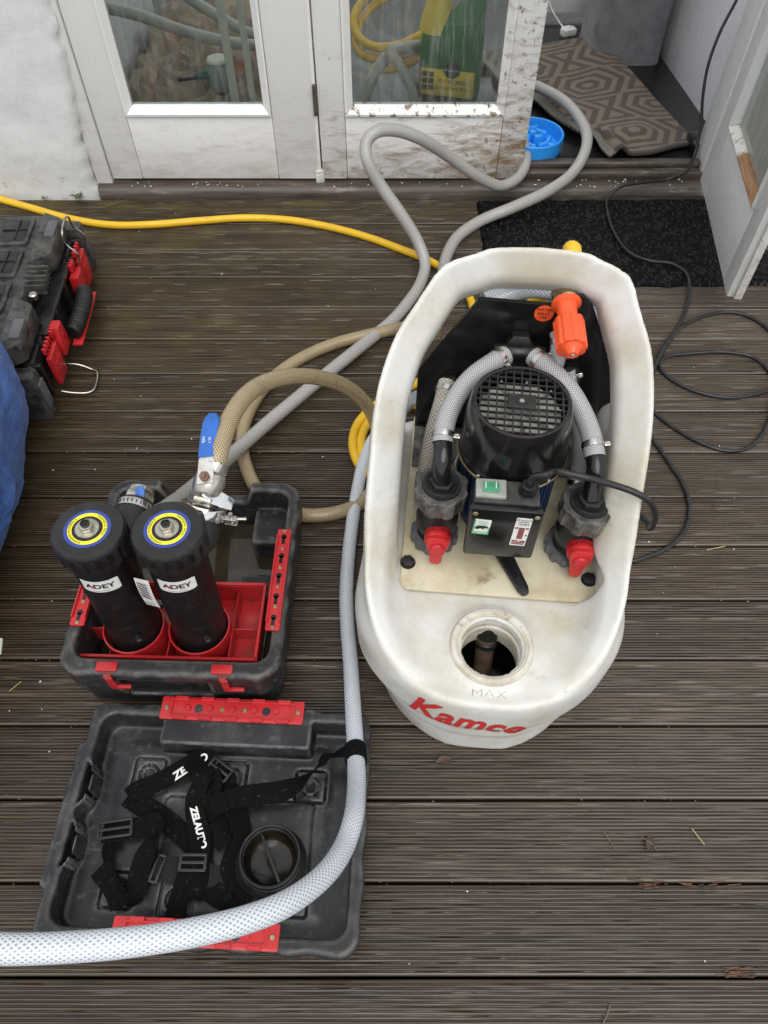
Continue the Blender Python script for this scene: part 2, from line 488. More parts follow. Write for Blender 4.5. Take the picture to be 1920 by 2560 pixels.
M['wire_dark'] = pbr('dark_wire', (.06, .06, .06), .4, metal=.6, bump=0)
M['white_gloss'] = pbr('white_panel', (.82, .83, .85), .3, (.76, .77, .79), 3, bump=.02)
M['trim'] = pbr('pale_trim', (.62, .63, .55), .5, (.45, .45, .39), 8, bump=.1)
M['old_wood'] = pbr('old_grey_wood', (.42, .39, .33), .7, (.28, .25, .2), 18, bump=.3, bs=60)
M['floor'] = pbr('black_floor', (.01, .01, .011), .22, (.022, .022, .023), 3, bump=.03)
M['inner_wall'] = pbr('interior_paint', (.75, .75, .73), .7, (.66, .66, .64), 2)
M['dust'] = pbr('dust_sheet', (.3, .245, .185), .9, (.2, .16, .12), 5, .42, .62, col3=(.42, .15, .12), ns3=2.6, lo3=.6, hi3=.68, bump=.4, bs=160, sheen=.1)
M['jug_green'] = pbr('green_jug', (.012, .14, .03), .35, (.03, .19, .045), 8, bump=.03, sss=.05)
M['jug_yellow'] = pbr('yellow_jug', (.8, .6, .03), .38, (.68, .5, .03), 10, bump=.03)
M['jar_glass'] = pbr('cloudy_jar', (.3, .36, .36), .12, (.2, .25, .25), 20, bump=.02)
M['teal'] = pbr('teal_grip', (.01, .1, .1), .4, bump=0)
M['soil'] = pbr('soil', (.012, .011, .009), .9, (.02, .018, .013), 6, bump=.5)
M['roof'] = pbr('roof_felt', (.06, .06, .06), .9, bump=.2)
M['leaf'] = pbr('weed_leaf', (.04, .09, .025), .5, (.06, .1, .03), 60, bump=.1)
M['dead_leaf'] = pbr('dead_leaf', (.05, .03, .018), .6, (.09, .055, .03), 80, bump=.2)
M['twig'] = pbr('twig', (.16, .12, .07), .7, (.08, .06, .04), 60, bump=.2)
M['straw'] = pbr('straw', (.42, .36, .17), .6, bump=0)
M['chip'] = pbr('paint_chip', (.75, .74, .7), .6, bump=0)
M['splinter'] = pbr('raw_timber', (.13, .06, .032), .75, (.07, .035, .02), 60, bump=.5, bs=180)

def m_tank():
    t = NT('white_tank_plastic'); c = t.coords()
    f = t.ramp(t.noise(c, 7, 9, .62), .42, .68)
    base = t.mix(f, (.64, .635, .605), (.5, .46, .355))
    f2 = t.ramp(t.noise(c, 26, 8, .7), .6, .78)
    base = t.mix(t.math('MULTIPLY', f2, .65), base, (.34, .29, .2))
    st = t.coords((70, 70, 14)); sc_ = t.ramp(t.noise(st, 1.5, 6, .7), .66, .74)
    base = t.mix(t.math('MULTIPLY', sc_, .45), base, (.28, .24, .18))
    r = t.ramp(t.noise(c, 20, 5), .3, .7, .28, .5)
    m = t.set(col=base, rough=r, sss=.12, normal=t.bump(t.noise(c, 90, 5), .1, .001))
    t.b.inputs['Subsurface Radius'].default_value = (.02, .018, .014)
    return m
M['tank'] = m_tank()
M['plate'] = pbr('cream_plate', (.6, .55, .4), .42, (.42, .36, .22), 11, .42, .66, col3=(.14, .1, .05), ns3=17, lo3=.62, hi3=.8, bump=.08)

def m_braid(name, base, line, N=16, pitch=.07, w=.2, rough=.28, dirt=(.3, .27, .2), damt=.35, trans=0):
    t = NT(name); uv = t.coords(kind='UV'); c = t.coords()
    sp = t.add('ShaderNodeSeparateXYZ'); t.link(uv, sp.inputs[0])
    u = t.math('MULTIPLY', sp.outputs[0], float(N)); v = t.math('MULTIPLY', sp.outputs[1], N / pitch)
    def ln(s):
        q = t.math('FRACT', t.math('ADD', u, v) if s > 0 else t.math('SUBTRACT', u, v))
        d = t.math('ABSOLUTE', t.math('SUBTRACT', q, .5))
        return t.ramp(d, w * .5, w * .5 + .1, 1, 0)
    l1, l2 = ln(1), ln(-1)
    f = t.math('MAXIMUM', l1, l2)
    b2 = t.mix(t.ramp(t.noise(c, 9, 6), .45, .75), base, tuple(x * .8 for x in base))
    col = t.mix(f, b2, line)
    col = t.mix(t.math('MULTIPLY', t.ramp(t.noise(c, 16, 7, .65), .55, .75), damt), col, dirt)
    n = t.bump(f, .35, .0008)
    m = t.set(col=col, rough=t.ramp(t.noise(c, 20, 4), .3, .7, rough - .08, rough + .12), normal=n, coat=.25, coatr=.15)
    return m
M['hose_white'] = m_braid('white_braided_hose', (.33, .38, .44), (.66, .685, .72), 16, .14, .36, .22, damt=.18)
M['hose_grey'] = m_braid('grey_braided_hose', (.2, .195, .18), (.43, .42, .395), 18, .16, .34, .32, damt=.25)
M['hose_tan'] = m_braid('tan_braided_hose', (.14, .095, .045), (.46, .37, .22), 20, .12, .26, .28, dirt=(.12, .09, .05))
M['hose_pump'] = m_braid('clear_braided_hose', (.07, .07, .075), (.42, .42, .425), 18, .09, .4, .2, damt=.2)
M['hose_dirty'] = m_braid('stained_braided_hose', (.12, .1, .08), (.5, .46, .4), 13, .1, .36, .3, damt=.5, dirt=(.15, .1, .06))

def m_web(name, base):
    t = NT(name); uv = t.coords(kind='UV'); c = t.coords()
    sp = t.add('ShaderNodeSeparateXYZ'); t.link(uv, sp.inputs[0])
    a = t.math('SINE', t.math('MULTIPLY', sp.outputs[1], 2 * math.pi / .0022))
    b = t.math('SINE', t.math('MULTIPLY', sp.outputs[0], 2 * math.pi / .005))
    h = t.math('ADD', t.math('MULTIPLY', a, .6), t.math('MULTIPLY', b, .3))
    col = t.mix(t.ramp(h, -.9, .9), tuple(x * .45 for x in base), base)
    col = t.mix(t.ramp(t.noise(c, 120, 4), .62, .8), col, (.06, .058, .055))
    return t.set(col=col, rough=.85, normal=t.bump(h, .6, .0008), spec=.12)
M['web'] = m_web('black_webbing', (.006, .006, .0065))
M['web_grey'] = m_web('grey_webbing', (.03, .03, .032))

def m_deck():
    t = NT('wet_decking'); c = t.coords(rnd=True)
    mp = t.add('ShaderNodeMapping'); mp.inputs['Scale'].default_value = (2.2, 90, 30); t.link(c, mp.inputs[0]); st = mp.outputs[0]
    mp2 = t.add('ShaderNodeMapping'); mp2.inputs['Scale'].default_value = (24, 260, 60); t.link(c, mp2.inputs[0]); fine = mp2.outputs[0]
    pos = t.add('ShaderNodeNewGeometry').outputs['Position']
    sp = t.add('ShaderNodeSeparateXYZ'); t.link(pos, sp.inputs[0])
    n1 = t.noise(st, 1, 8, .7); n2 = t.noise(fine, 1, 5, .7); big = t.noise(pos, 1.6, 4, .5); mid = t.noise(pos, 7, 6, .6)
    # brown where the boards stay soaked (left), weathered grey where they dry (right)
    side = t.math('ADD', t.ramp(sp.outputs[0], -.75, .5, -.3, .22), t.math('SUBTRACT', t.math('MULTIPLY', big, .9), .2), clamp=True)
    dark = t.mix(t.ramp(n1, .33, .68), (.026, .016, .0092), (.1, .067, .04))
    grey = t.mix(t.ramp(n1, .32, .66), (.078, .059, .045), (.225, .187, .153))
    col = t.mix(side, dark, grey)
    col = t.mix(t.ramp(n2, .56, .76, 0, .14), col, t.mix(side, (.12, .09, .062), (.21, .19, .17)))
    # green-yellow algae in the shelter of the house, following the grain
    stp = t.add('ShaderNodeMapping'); stp.inputs['Scale'].default_value = (2.2, 42, 20); t.link(pos, stp.inputs[0])
    alg = t.math('MULTIPLY', t.ramp(sp.outputs[1], 1.0, 2.3, .12, .8), t.ramp(sp.outputs[0], .5, -.4, .1, 1))
    alg = t.math('ADD', alg, t.math('MULTIPLY', t.ramp(sp.outputs[1], 2.22, 2.45), t.ramp(sp.outputs[0], .9, .2, .2, .6)))
    alg = t.math('MULTIPLY', alg, t.ramp(t.math('ADD', t.math('MULTIPLY', mid, .45), t.math('MULTIPLY', t.noise(stp.outputs[0], 1, 7, .7), .6)), .46, .66), clamp=True)
    col = t.mix(alg, col, (.135, .105, .036))
    # colour darkens with depth in the grooves
    oz = t.add('ShaderNodeSeparateXYZ'); t.link(t.coords(), oz.inputs[0])
    col = t.mix(t.ramp(oz.outputs[2], -.0008, -.003, 0, .7), col, (.009, .007, .005))
    rv = t.add('ShaderNodeObjectInfo').outputs['Random']
    col = t.mix(t.math('MULTIPLY', rv, .35), col, (.02, .015, .011))
    # dark blotches
    col = t.mix(t.ramp(t.noise(pos, 14, 6, .65), .62, .75, 0, .6), col, (.014, .012, .01))
    wet = t.ramp(t.math('ADD', t.math('MULTIPLY', mid, .6), t.math('MULTIPLY', big, .5)), .38, .72, .0, 1)
    rough = t.math('ADD', t.math('MULTIPLY', wet, .22), t.math('ADD', t.ramp(n1, .3, .7, .17, .3), t.math('MULTIPLY', side, .12)))
    nb = t.bump(n1, .3, .001); nb = t.bump(n2, .1, .0006, nb); nb = t.bump(t.noise(pos, 150, 5, .7), .3, .001, nb)
    return t.set(col=col, rough=rough, normal=nb, spec=.55)
M['deck'] = m_deck()

def m_sill():
    t = NT('dark_stained_timber'); c = t.coords((3, 60, 60)); p = t.coords()
    n = t.noise(c, 1, 8, .7)
    col = t.mix(t.ramp(n, .35, .7), (.04, .03, .024), (.13, .105, .085))
    col = t.mix(t.ramp(t.noise(t.coords((5, 30, 30)), 1, 8, .75), .56, .68, 0, .75), col, (.26, .245, .22))
    col = t.mix(t.ramp(t.noise(p, 22, 6, .7), .66, .7, 0, .6), col, (.09, .09, .03))
    return t.set(col=col, rough=t.ramp(n, .3, .7, .3, .6), normal=t.bump(n, .5, .002))
M['sill'] = m_sill()

def m_paint(name, dirt, base=(.74, .735, .715)):
    """white gloss paint on timber; dirt 0..1 = how much splashed mud and flaking it carries"""
    t = NT(name); p = t.coords(); g = t.coords((4, 60, 3.5)); pos = t.add('ShaderNodeNewGeometry').outputs['Position']
    gr = t.noise(t.coords((90, 60, 2.4)), 1, 6, .6)
    col = t.mix(t.ramp(gr, .45, .8, 0, .22), base, tuple(x * .82 for x in base))
    if dirt > 0:
        sp = t.add('ShaderNodeSeparateXYZ'); t.link(pos, sp.inputs[0])
        low = t.ramp(sp.outputs[2], .42, .05, .0, .16)
        rot = t.add('ShaderNodeMapping'); rot.inputs['Rotation'].default_value = (0, math.radians(38), 0); rot.inputs['Scale'].default_value = (7, 20, 26); t.link(p, rot.inputs[0])
        sm = t.noise(rot.outputs[0], 1.2, 8, .72, .6)
        rgt = t.ramp(sp.outputs[0], -.05, .5, -.03, .07)
        f = t.ramp(t.math('ADD', t.math('ADD', sm, low), rgt), .56, .8, 0, dirt)
        col = t.mix(f, col, (.24, .155, .085))
        f2 = t.ramp(t.math('ADD', t.noise(p, 38, 8, .72), t.math('MULTIPLY', rgt, .8)), .61, .67, 0, dirt)
        col = t.mix(f2, col, (.1, .065, .04))
        col = t.mix(t.ramp(t.noise(p, 9, 6), .5, .75, 0, .3 * dirt), col, (.5, .45, .38))
    spk = t.ramp(t.noise(p, 140, 3, .6), .7, .74, 0, .75)
    col = t.mix(spk, col, (.12, .1, .08))
    return t.set(col=col, rough=t.ramp(gr, .3, .7, .35, .55), normal=t.bump(gr, .25, .0012, t.bump(t.noise(p, 30, 5), .15, .002)))
M['paint'] = m_paint('white_paint', .32)
M['paint_dirty'] = m_paint('mud_splashed_paint', 1.0)
M['paint_shaded'] = m_paint('shaded_white_paint', .12, (.66, .665, .65))  # same white paint, shade of the right leaf put into its base colour
M['paint_flaked'] = pbr('flaking_paint', (.78, .77, .73), .45, (.2, .16, .13), 38, .55, .62, col3=(.09, .06, .04), ns3=50, lo3=.62, hi3=.66, bump=.5, bs=38, bd=.003)
M['paint_crack'] = pbr('cracked_bead_paint', (.8, .8, .79), .4, (.7, .69, .66), 20, .55, .75, bump=.2, bs=60)
def m_bead():
    t = NT('half_stripped_bead'); c = t.coords(); sp = t.add('ShaderNodeSeparateXYZ'); t.link(c, sp.inputs[0])
    f = t.ramp(t.math('ADD', sp.outputs[0], t.math('MULTIPLY', t.math('SUBTRACT', t.noise(c, 30, 6, .7), .5), .12)), .285, .3)
    wd = t.mix(t.ramp(t.noise(t.coords((12, 90, 90)), 1, 7, .7), .4, .65), (.36, .19, .08), (.2, .09, .035))
    col = t.mix(f, t.mix(t.ramp(t.noise(c, 50, 7, .7), .55, .62), (.66, .65, .6), (.25, .2, .14)), wd)
    return t.set(col=col, rough=.55, normal=t.bump(t.noise(c, 60, 6, .7), .4, .002))
M['bead_worn'] = m_bead()
M['bare'] = pbr('bare_timber', (.42, .25, .12), .6, (.3, .16, .07), 20, .4, .65, bump=.35, bs=80)

def m_wall():
    t = NT('white_rendered_wall'); p = t.coords()
    n = t.noise(p, 26, 8, .62); n2 = t.noise(p, 120, 6, .65)
    col = t.mix(t.ramp(n, .45, .75, 0, .45), (.68, .68, .67), (.55, .545, .53))
    pos = t.add('ShaderNodeNewGeometry').outputs['Position']; sp = t.add('ShaderNodeSeparateXYZ'); t.link(pos, sp.inputs[0])
    dirt = t.math('ADD', t.noise(p, 16, 8, .7), t.ramp(sp.outputs[2], .16, 0, 0, .14))
    col = t.mix(t.ramp(dirt, .66, .8, 0, .8), col, (.28, .24, .18))
    return t.set(col=col, rough=.75, normal=t.bump(n, .4, .004, t.bump(n2, .4, .002)))
M['wall'] = m_wall()

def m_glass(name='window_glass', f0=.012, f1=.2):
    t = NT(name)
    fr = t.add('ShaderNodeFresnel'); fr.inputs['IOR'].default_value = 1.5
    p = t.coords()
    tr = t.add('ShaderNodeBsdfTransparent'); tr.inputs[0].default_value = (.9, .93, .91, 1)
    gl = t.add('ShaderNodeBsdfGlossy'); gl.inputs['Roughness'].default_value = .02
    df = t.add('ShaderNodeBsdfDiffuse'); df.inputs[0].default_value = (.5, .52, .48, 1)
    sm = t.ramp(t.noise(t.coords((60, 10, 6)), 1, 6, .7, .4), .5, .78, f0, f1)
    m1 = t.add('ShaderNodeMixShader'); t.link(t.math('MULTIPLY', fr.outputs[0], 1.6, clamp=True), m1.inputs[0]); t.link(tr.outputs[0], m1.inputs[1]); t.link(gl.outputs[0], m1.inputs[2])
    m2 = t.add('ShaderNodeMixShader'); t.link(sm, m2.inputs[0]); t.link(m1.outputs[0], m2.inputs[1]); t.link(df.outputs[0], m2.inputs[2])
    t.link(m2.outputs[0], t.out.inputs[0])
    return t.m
M['glass'] = m_glass()
M['glass_streaky'] = m_glass('streaky_glass', .05, .34)
M['glass_daylit'] = m_glass('daylight_film_glass', .4, .65)  # pale film stands in for the daylit wall beyond this pane

def m_attr(name, rough=.9, bs=300, bump=.4, sheen=0.1, dk=(.05, .045, .04)):
    t = NT(name); c = t.coords()
    a = t.add('ShaderNodeAttribute'); a.attribute_name = 'dye_sheen'
    n = t.noise(c, bs, 3)
    col = t.mix(t.ramp(n, .35, .7, 0, .5), a.outputs['Color'], dk)
    return t.set(col=col, rough=rough, normal=t.bump(n, bump, .002), sheen=sheen, spec=.5 if sheen else .12)
M['rug'] = m_attr('woven_rug')
M['mat'] = m_attr('black_coir_mat', .6, 500, .5, .0, (.004, .004, .004))
# ------------------------------------------------------------------ ground, deck
random.seed(4)
bm = new()
bmesh.ops.create_grid(bm, x_segments=8, y_segments=8, size=60, matrix=TR(0, 0, -.16))
ground = struct(obj('ground', bm, M['soil']))

deck = struct(bpy.data.objects.new('deck', None)); COL.objects.link(deck)
EDGE_Y, BOARD = 2.487, .1499
def plank_mesh(seed, ng=21, L=4.6, nx=230):
    rnd = random.Random(seed); W = .1458; hw = W / 2
    prof = [(-hw, -.026), (-hw, -.0045), (-hw + .0012, -.0016), (-hw + .0035, -.0002)]
    gp = (W - .0075) / ng
    for i in range(ng):
        y = -hw + .004 + gp * i
        d = -.0036 if rnd.random() > .05 else -.002
        prof += [(y + gp * .1, 0), (y + gp * .27, d), (y + gp * .58, d), (y + gp * .76, 0)]
    prof += [(hw - .0035, -.0002), (hw - .0012, -.0016), (hw, -.0045), (hw, -.026)]
    V = []; F = []; m = len(prof)
    for i in range(nx + 1):
        x = -L / 2 + L * i / nx
        for k, (y, z) in enumerate(prof):
            inn = 4 <= k < m - 4
            dz = .0008 * noise.noise((x * 3, y * 40, seed * 7.3)) + .0012 * noise.noise((x * .8, seed, 0))
            dy = .0008 * noise.noise((x * 11, y * 60, seed * 3.1)) if inn else .0007 * noise.noise((x * 2.2, y * 9, seed))
            if inn: dz += .0007 * noise.noise((x * 26, y * 160, seed + 5)); z = z * min(1, max(.45, 1.0 + .8 * noise.noise((x * 16, y * 120, seed * 2.7))))
            V.append((x, y + dy, z + dz))
        if i:
            a, b = (i - 1) * m, i * m
            for k in range(m - 1): F.append((a + k, b + k, b + k + 1, a + k + 1))
    me = bpy.data.meshes.new('plank'); me.from_pydata(V, [], F); me.update(); me.materials.append(M['deck']); finish(me, 50)
    return me
pms = [plank_mesh(s) for s in range(5)]
for i in range(24):
    o = bpy.data.objects.new('plank', pms[(i * 3) % 5]); COL.objects.link(o); o.parent = deck
    y = EDGE_Y - BOARD * (i + .5)
    o.location = (random.uniform(-.12, .12), y, -.0012 * random.random())
    o.rotation_euler = (random.uniform(-.004, .004), 0, random.uniform(-.0012, .0012) + (math.pi if i % 2 else 0))
bm = new()                                             # bearers under the boards
for x in (-1.9, -1.3, -.7, -.1, .5, 1.1, 1.7): box(bm, (x, .7, -.08), (.045, 3.5, .09))
obj('joist', bm, M['soil'], deck)

# ------------------------------------------------------------------ house: rendered wall, frame, sill
DY = 2.53                                              # face of the doors
FLZ = .078                                             # floor inside
def wall_block(name, x0, x1, y0, y1, z0, z1, seed, edge=None):
    """rough wall face as a fine grid; edge = how far the right arris crumbles"""
    bm = new(); nx = int((x1 - x0) / .02) + 1; nz = int((z1 - z0) / .02) + 1
    g = []
    for i in range(nx + 1):
        row = []
        for j in range(nz + 1):
            x = x0 + (x1 - x0) * i / nx; z = z0 + (z1 - z0) * j / nz
            e = 0
            if edge and i >= nx - 2:
                lean = .055 * sstep(0, .65, z)
                ch = edge * max(0, noise.noise((z * 22, seed, 3)) + .25 * noise.noise((z * 70, 1, seed)))
                e = float(lean) - (ch if i == nx else ch * .4)
                if z < .04 and i == nx: e += .01
            y = y0 + .006 * noise.noise((x * 9, z * 9, seed)) + .003 * noise.noise((x * 40, z * 40, seed))
            if edge and i >= nx - 1: y += (.014 if i == nx else .002) + .01 * max(0, noise.noise((z * 30, seed, 9)))
            row.append(bm.verts.new((x + e, y, z)))
        g.append(row)
    for i in range(nx):
        for j in range(nz): bm.faces.new((g[i][j], g[i + 1][j], g[i + 1][j + 1], g[i][j + 1]))
    b = [bm.verts.new((x1 + (.055 if edge and j else 0) * float(sstep(0, .65, z0 + (z1 - z0) * j / nz)), y1, z0 + (z1 - z0) * j / nz)) for j in range(nz + 1)]
    for j in range(nz): bm.faces.new((g[nx][j], b[j], b[j + 1], g[nx][j + 1]))
    l = [bm.verts.new((x0, y1, z0 + (z1 - z0) * j / nz)) for j in range(nz + 1)]
    for j in range(nz): bm.faces.new((l[j], g[0][j], g[0][j + 1], l[j + 1]))
    return obj(name, bm, M['wall'], ang=60)
w = wall_block('rendered_wall', -3.4, -1.043, 2.49, 2.72, -.1, 2.7, 1, .03)
rebase(tag(w, 'rough white rendered wall with a crumbling corner left of the doors', 'wall'))
w = wall_block('rendered_wall', 1.235, 3.4, 2.49, 2.72, -.1, 2.7, 2)
rebase(tag(w, 'plain white rendered wall right of the open door', 'wall'))
bm = new(); box(bm, (.1, 2.605, 2.4), (2.27, .23, .56), bev=.004)
tag(rebase(obj('rendered_header', bm, M['wall'])), 'white rendered lintel wall above the row of doors', 'wall')

t = thing('door_sill', 'dark stained timber sill with a rounded front edge under the white doors', 'sill', (.1, 2.55, 0))
bm = new()                                             # long rounded sill
prof = [(2.488, -.02), (2.487, .012), (2.49, .027), (2.497, .036), (2.508, .041), (2.53, .043), (2.585, .047), (2.585, -.02)]
NX = 110; prev = None
for i in range(NX + 1):
    x = -1.03 + 2.27 * i / NX
    r = ring(bm, [Vector((x - .1, y - 2.55 + (.0015 * noise.noise((x * 14, z * 60, 1)) if k < 6 else 0), z + .0018 * noise.noise((x * 9, y * 60, 2)) - (.004 * max(0, noise.noise((x * 5, 3, y * 30)) - .25) if 1 < k < 6 else 0))) for k, (y, z) in enumerate(prof)])
    if prev: bridge(bm, prev, r)
    else: cap(bm, r)
    prev = r
cap(bm, prev, True)
obj('sill_board', bm, M['sill'], t, 50)
bm = new()                                             # step up in the open doorway
box(bm, (.84 - .1, .015, .058), (.66, .05, .03), bev=.006)
box(bm, (.84 - .1, .034, .083), (.66, .035, .02), bev=.004)
obj('threshold', bm, M['sill'], t, 45)

t = thing('door_frame', 'white painted timber door frame with weathered posts', 'door frame', (.1, 2.6, .05))
def lb(x, y, z): return (x - .1, y - 2.6, z - .05)
bm = new(); box(bm, lb(-1.008, 2.58, 1.07), (.056, .12, 2.06), bev=.004)
o_ = obj('post', bm, M['paint'], t)
bm = new(); box(bm, lb(1.185, 2.6, 1.07), (.09, .11, 2.06), bev=.004); obj('post', bm, M['paint_shaded'], t)
bm = new(); box(bm, lb(.09, 2.6, 2.115), (2.25, .11, .06), bev=.004); obj('head_rail', bm, M['paint'], t)

# ------------------------------------------------------------------ door leaves
def leaf(name, label, x0, x1, z0, z1, gx0, gx1, gz0, gz1, root_m, pm, bead_b, bead_s, glass='glass', bw=.03, th=.044):
    """glazed timber leaf in its own plane: x along, y = 0 outer face (towards -y), z up"""
    t = bpy.data.objects.new(name, None); COL.objects.link(t); t.matrix_world = root_m; tag(t, label, 'door')
    def pc(nm, cx, cz, sx, sz, mat, dy=0.0, d=th, bev=.0025):
        bm = new(); box(bm, (cx, d / 2 + dy, cz), (sx, d, sz), bev=bev)
        return obj(nm, bm, mat, t)
    g = .0012
    a, b = gx0 - .026, gx1 + .026; c, d = gz0 - bw, gz1 + .026
    pc('stile', (x0 + a) / 2 - g / 2, (z0 + z1) / 2, a - x0 - g, z1 - z0, pm)
    pc('stile', (x1 + b) / 2 + g / 2, (z0 + z1) / 2, x1 - b - g, z1 - z0, pm)
    pc('bottom_rail', (a + b) / 2, (z0 + c) / 2, b - a, c - z0, pm, .0012)
    pc('top_rail', (a + b) / 2, (z1 + d) / 2, b - a, z1 - d, pm, .0012)
    def bead(p0, p1, inw, mat, wd):                    # sloping glazing bead, mitred
        bm = new(); p0 = Vector(p0); p1 = Vector(p1); q = Vector(inw); ax = (p1 - p0).normalized(); prev = None
        n = 24
        for i in range(n + 1):
            f = i / n; r = []
            for (k, y) in ((0, -.0075), (.25, -.009), (1, .012), (1, .03), (0, .03)):
                s = p0 + ax * (k * wd) + (p1 - p0 - ax * (2 * k * wd)) * f + q * (k * wd)
                r.append(bm.verts.new((s.x, y + .0006 * noise.noise((f * 30, k * 3, p0.x * 9)), s.z + (.0008 * noise.noise((f * 40, k, 5)) if k == 1 else 0))))
            if prev: bridge(bm, prev, r)
            else: cap(bm, r)
            prev = r
        cap(bm, prev, True)
        return obj('glazing_bead', bm, mat, t, 30)
    bead((a, 0, c), (b, 0, c), (0, 0, 1), bead_b, bw)
    bead((a, 0, d), (b, 0, d), (0, 0, -1), pm, .026)
    bead((a, 0, c), (a, 0, d), (1, 0, 0), bead_s, .026)
    bead((b, 0, c), (b, 0, d), (-1, 0, 0), bead_s, .026)
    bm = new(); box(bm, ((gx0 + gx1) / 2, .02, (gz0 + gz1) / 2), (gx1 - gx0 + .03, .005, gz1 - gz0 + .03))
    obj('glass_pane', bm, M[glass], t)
    return t
lt = leaf('glazed_door', 'clean white glazed door leaf beside the rendered wall', -.371, .371, .004, 2.02, -.842 + .606, -.404 + .606, .258, 1.9,
          TR(-.606, DY, .05), M['paint'], M['paint_crack'], M['paint'])
mt = leaf('glazed_door', 'mud splashed white glazed door leaf with flaking bead in the middle', -.356, .356, .004, 2.02, -.105 - .137, .376 - .137, .258, 1.9,
          TR(.137, DY, .05), M['paint_dirty'], M['paint_flaked'], M['paint_dirty'], 'glass_streaky')
for z in (.28, .95, 1.7):                              # butt hinges on the joint
    bm = new(); cyl(bm, .006, -.05, .05, 10, TR(-.3655, -.004, z), .002); box(bm, (-.3655, .004, z), (.006, .012, .09))
    obj('hinge', bm, M['sill'], mt)
bm = new(); box(bm, (-.3645, .02, .96), (.0105, .036, 1.96)); obj('rebate_strip', bm, M['paint'], lt).location = (.7405, 0, 0)
bm = new(); box(bm, (-.3645, .012, -.002), (.03, .03, .05), bev=.004); obj('drip_block', bm, M['paint_dirty'], lt).location = (.7405, -.004, .012)

# the right leaf stands open towards us: hinge near (1.117, 2.474), free edge near (1.04, 1.84)
h0, h1 = Vector((1.118, 2.478, .08)), Vector((1.040, 1.838, .08))
ax = (h1 - h0); Wd = ax.length; ang = math.atan2(ax.y, ax.x)
# local x along the leaf from the hinge, local y = thickness; outer (visible) face is the one towards -X
mr = TR(*h0) @ RZ(ang) @ Matrix.Scale(1, 4)
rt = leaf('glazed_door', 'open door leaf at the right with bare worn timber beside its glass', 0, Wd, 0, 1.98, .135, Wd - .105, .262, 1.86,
          TR(*h0) @ RZ(ang), M['paint_shaded'], M['bead_worn'], M['paint_shaded'], 'glass_daylit', .021)
bm = new(); box(bm, (Wd + .0065, .031, .99), (.011, .022, 1.978), bev=.002); obj('rebate_strip', bm, M['paint'], rt)
# local y of this leaf must point away from the camera side (+X); flip when it does not
if (rt.matrix_world.to_3x3() @ Vector((0, 1, 0))).x < 0:
    print('leaf flip needed')

# ------------------------------------------------------------------ room behind the doors
bm = new(); box(bm, (.1, 4.15, FLZ - .05), (4.4, 3.08, .1)); struct(obj('interior_floor', bm, M['floor']))
for c, s_ in (((.1, 5.74, .45), (4.4, .1, .9)), ((-2.15, 4.2, .45), (.1, 3, .9)), ((2.35, 4.2, .45), (.1, 3, .9))):   # unseen walls cut low and left unroofed to let the sky light in
    bm = new(); box(bm, c, s_); struct(obj('interior_wall', bm, M['inner_wall']))
# ------------------------------------------------------------------ things inside the doorway
def P2(a, b, z): return P(a, b, z)
# rug: woven hexagon rings, pattern as dyed yarn
def rug():
    A, B, Cc, Dd = P(1050, 245, .09), P(1281, 82, .1), P(1510, 318, .09), P(1325, 345, .1)
    A = P(1010, 128, .09); nu, nv = 150, 150
    ex = (Cc - B); ey = (A - B)
    W, L = ex.length, ey.length
    V = []; colr = []
    c1, c2 = (.068, .05, .037), (.185, .138, .1)
    for j in range(nv + 1):
        for i in range(nu + 1):
            s, tt = i / nu, j / nv
            p = B.lerp(Cc, s).lerp(A.lerp(Dd, s), tt)
            # pull the near edge of the rug to where it lies rucked up
            x, y = p.x, p.y
            fold = .035 * math.exp(-((tt - .9) / .06) ** 2) * (.6 + .4 * math.sin(s * 15)) * sstep(.3, .5, s); r1 = .018 * math.exp(-((s - .86) / .05) ** 2) * sstep(.25, .5, tt)
            z = FLZ + .012 + .012 * (noise.noise((x * 4, y * 4, 2)) + .6) + r1 + float(fold) + .02 * math.exp(-((s - .25) / .2) ** 2 - ((tt - .15) / .2) ** 2)
            # waves along the near edge
            x += .012 * math.sin(s * 17) * tt ** 6; y += .012 * math.sin(tt * 8) * s ** 6
            V.append((x, y, z))
            # hexagon pattern (metres, long axis roughly across the doorway)
            wx, wy = x * .966 + y * .26, y * .966 - x * .26
            def hexd(px, py): return max(abs(py) , abs(px) * .62 + abs(py) * .42)
            best = 9; PX, PYp = .40, .2
            ry = round(wy / PYp)
            for rr in (ry - 1, ry, ry + 1):
                off = PX / 2 if rr % 2 else 0
                rx = round((wx - off) / PX)
                for q_ in (rx - 1, rx, rx + 1): best = min(best, hexd(wx - off - q_ * PX, wy - rr * PYp))
            band = (best / .0165) % 2
            cc = c2 if band < .95 else c1
            if i < 2 or i > nu - 3: cc = (.05, .045, .04)
            if tt > .945: cc = (.27, .25, .21) if (j + i) % 3 else (.07, .065, .055)
            colr.append(cc)
    F = [(j * (nu + 1) + i, j * (nu + 1) + i + 1, (j + 1) * (nu + 1) + i + 1, (j + 1) * (nu + 1) + i) for j in range(nv) for i in range(nu)]
    me = bpy.data.meshes.new('rug'); me.from_pydata(V, [], F); me.update()
    at = me.attributes.new('dye_sheen', 'FLOAT_COLOR', 'POINT')
    at.data.foreach_set('color', np.array([(*c, 1) for c in colr], np.float32).ravel())
    me.materials.append(M['rug']); finish(me, None); me.polygons.foreach_set('use_smooth', [True] * len(me.polygons))
    o = bpy.data.objects.new('rug', me); COL.objects.link(o)
    md = o.modifiers.new('thickness', 'SOLIDIFY'); md.thickness = .011; md.offset = -1
    return rebase(tag(o, 'rucked brown rug with tan hexagon rings on the black floor', 'rug'))
rug()

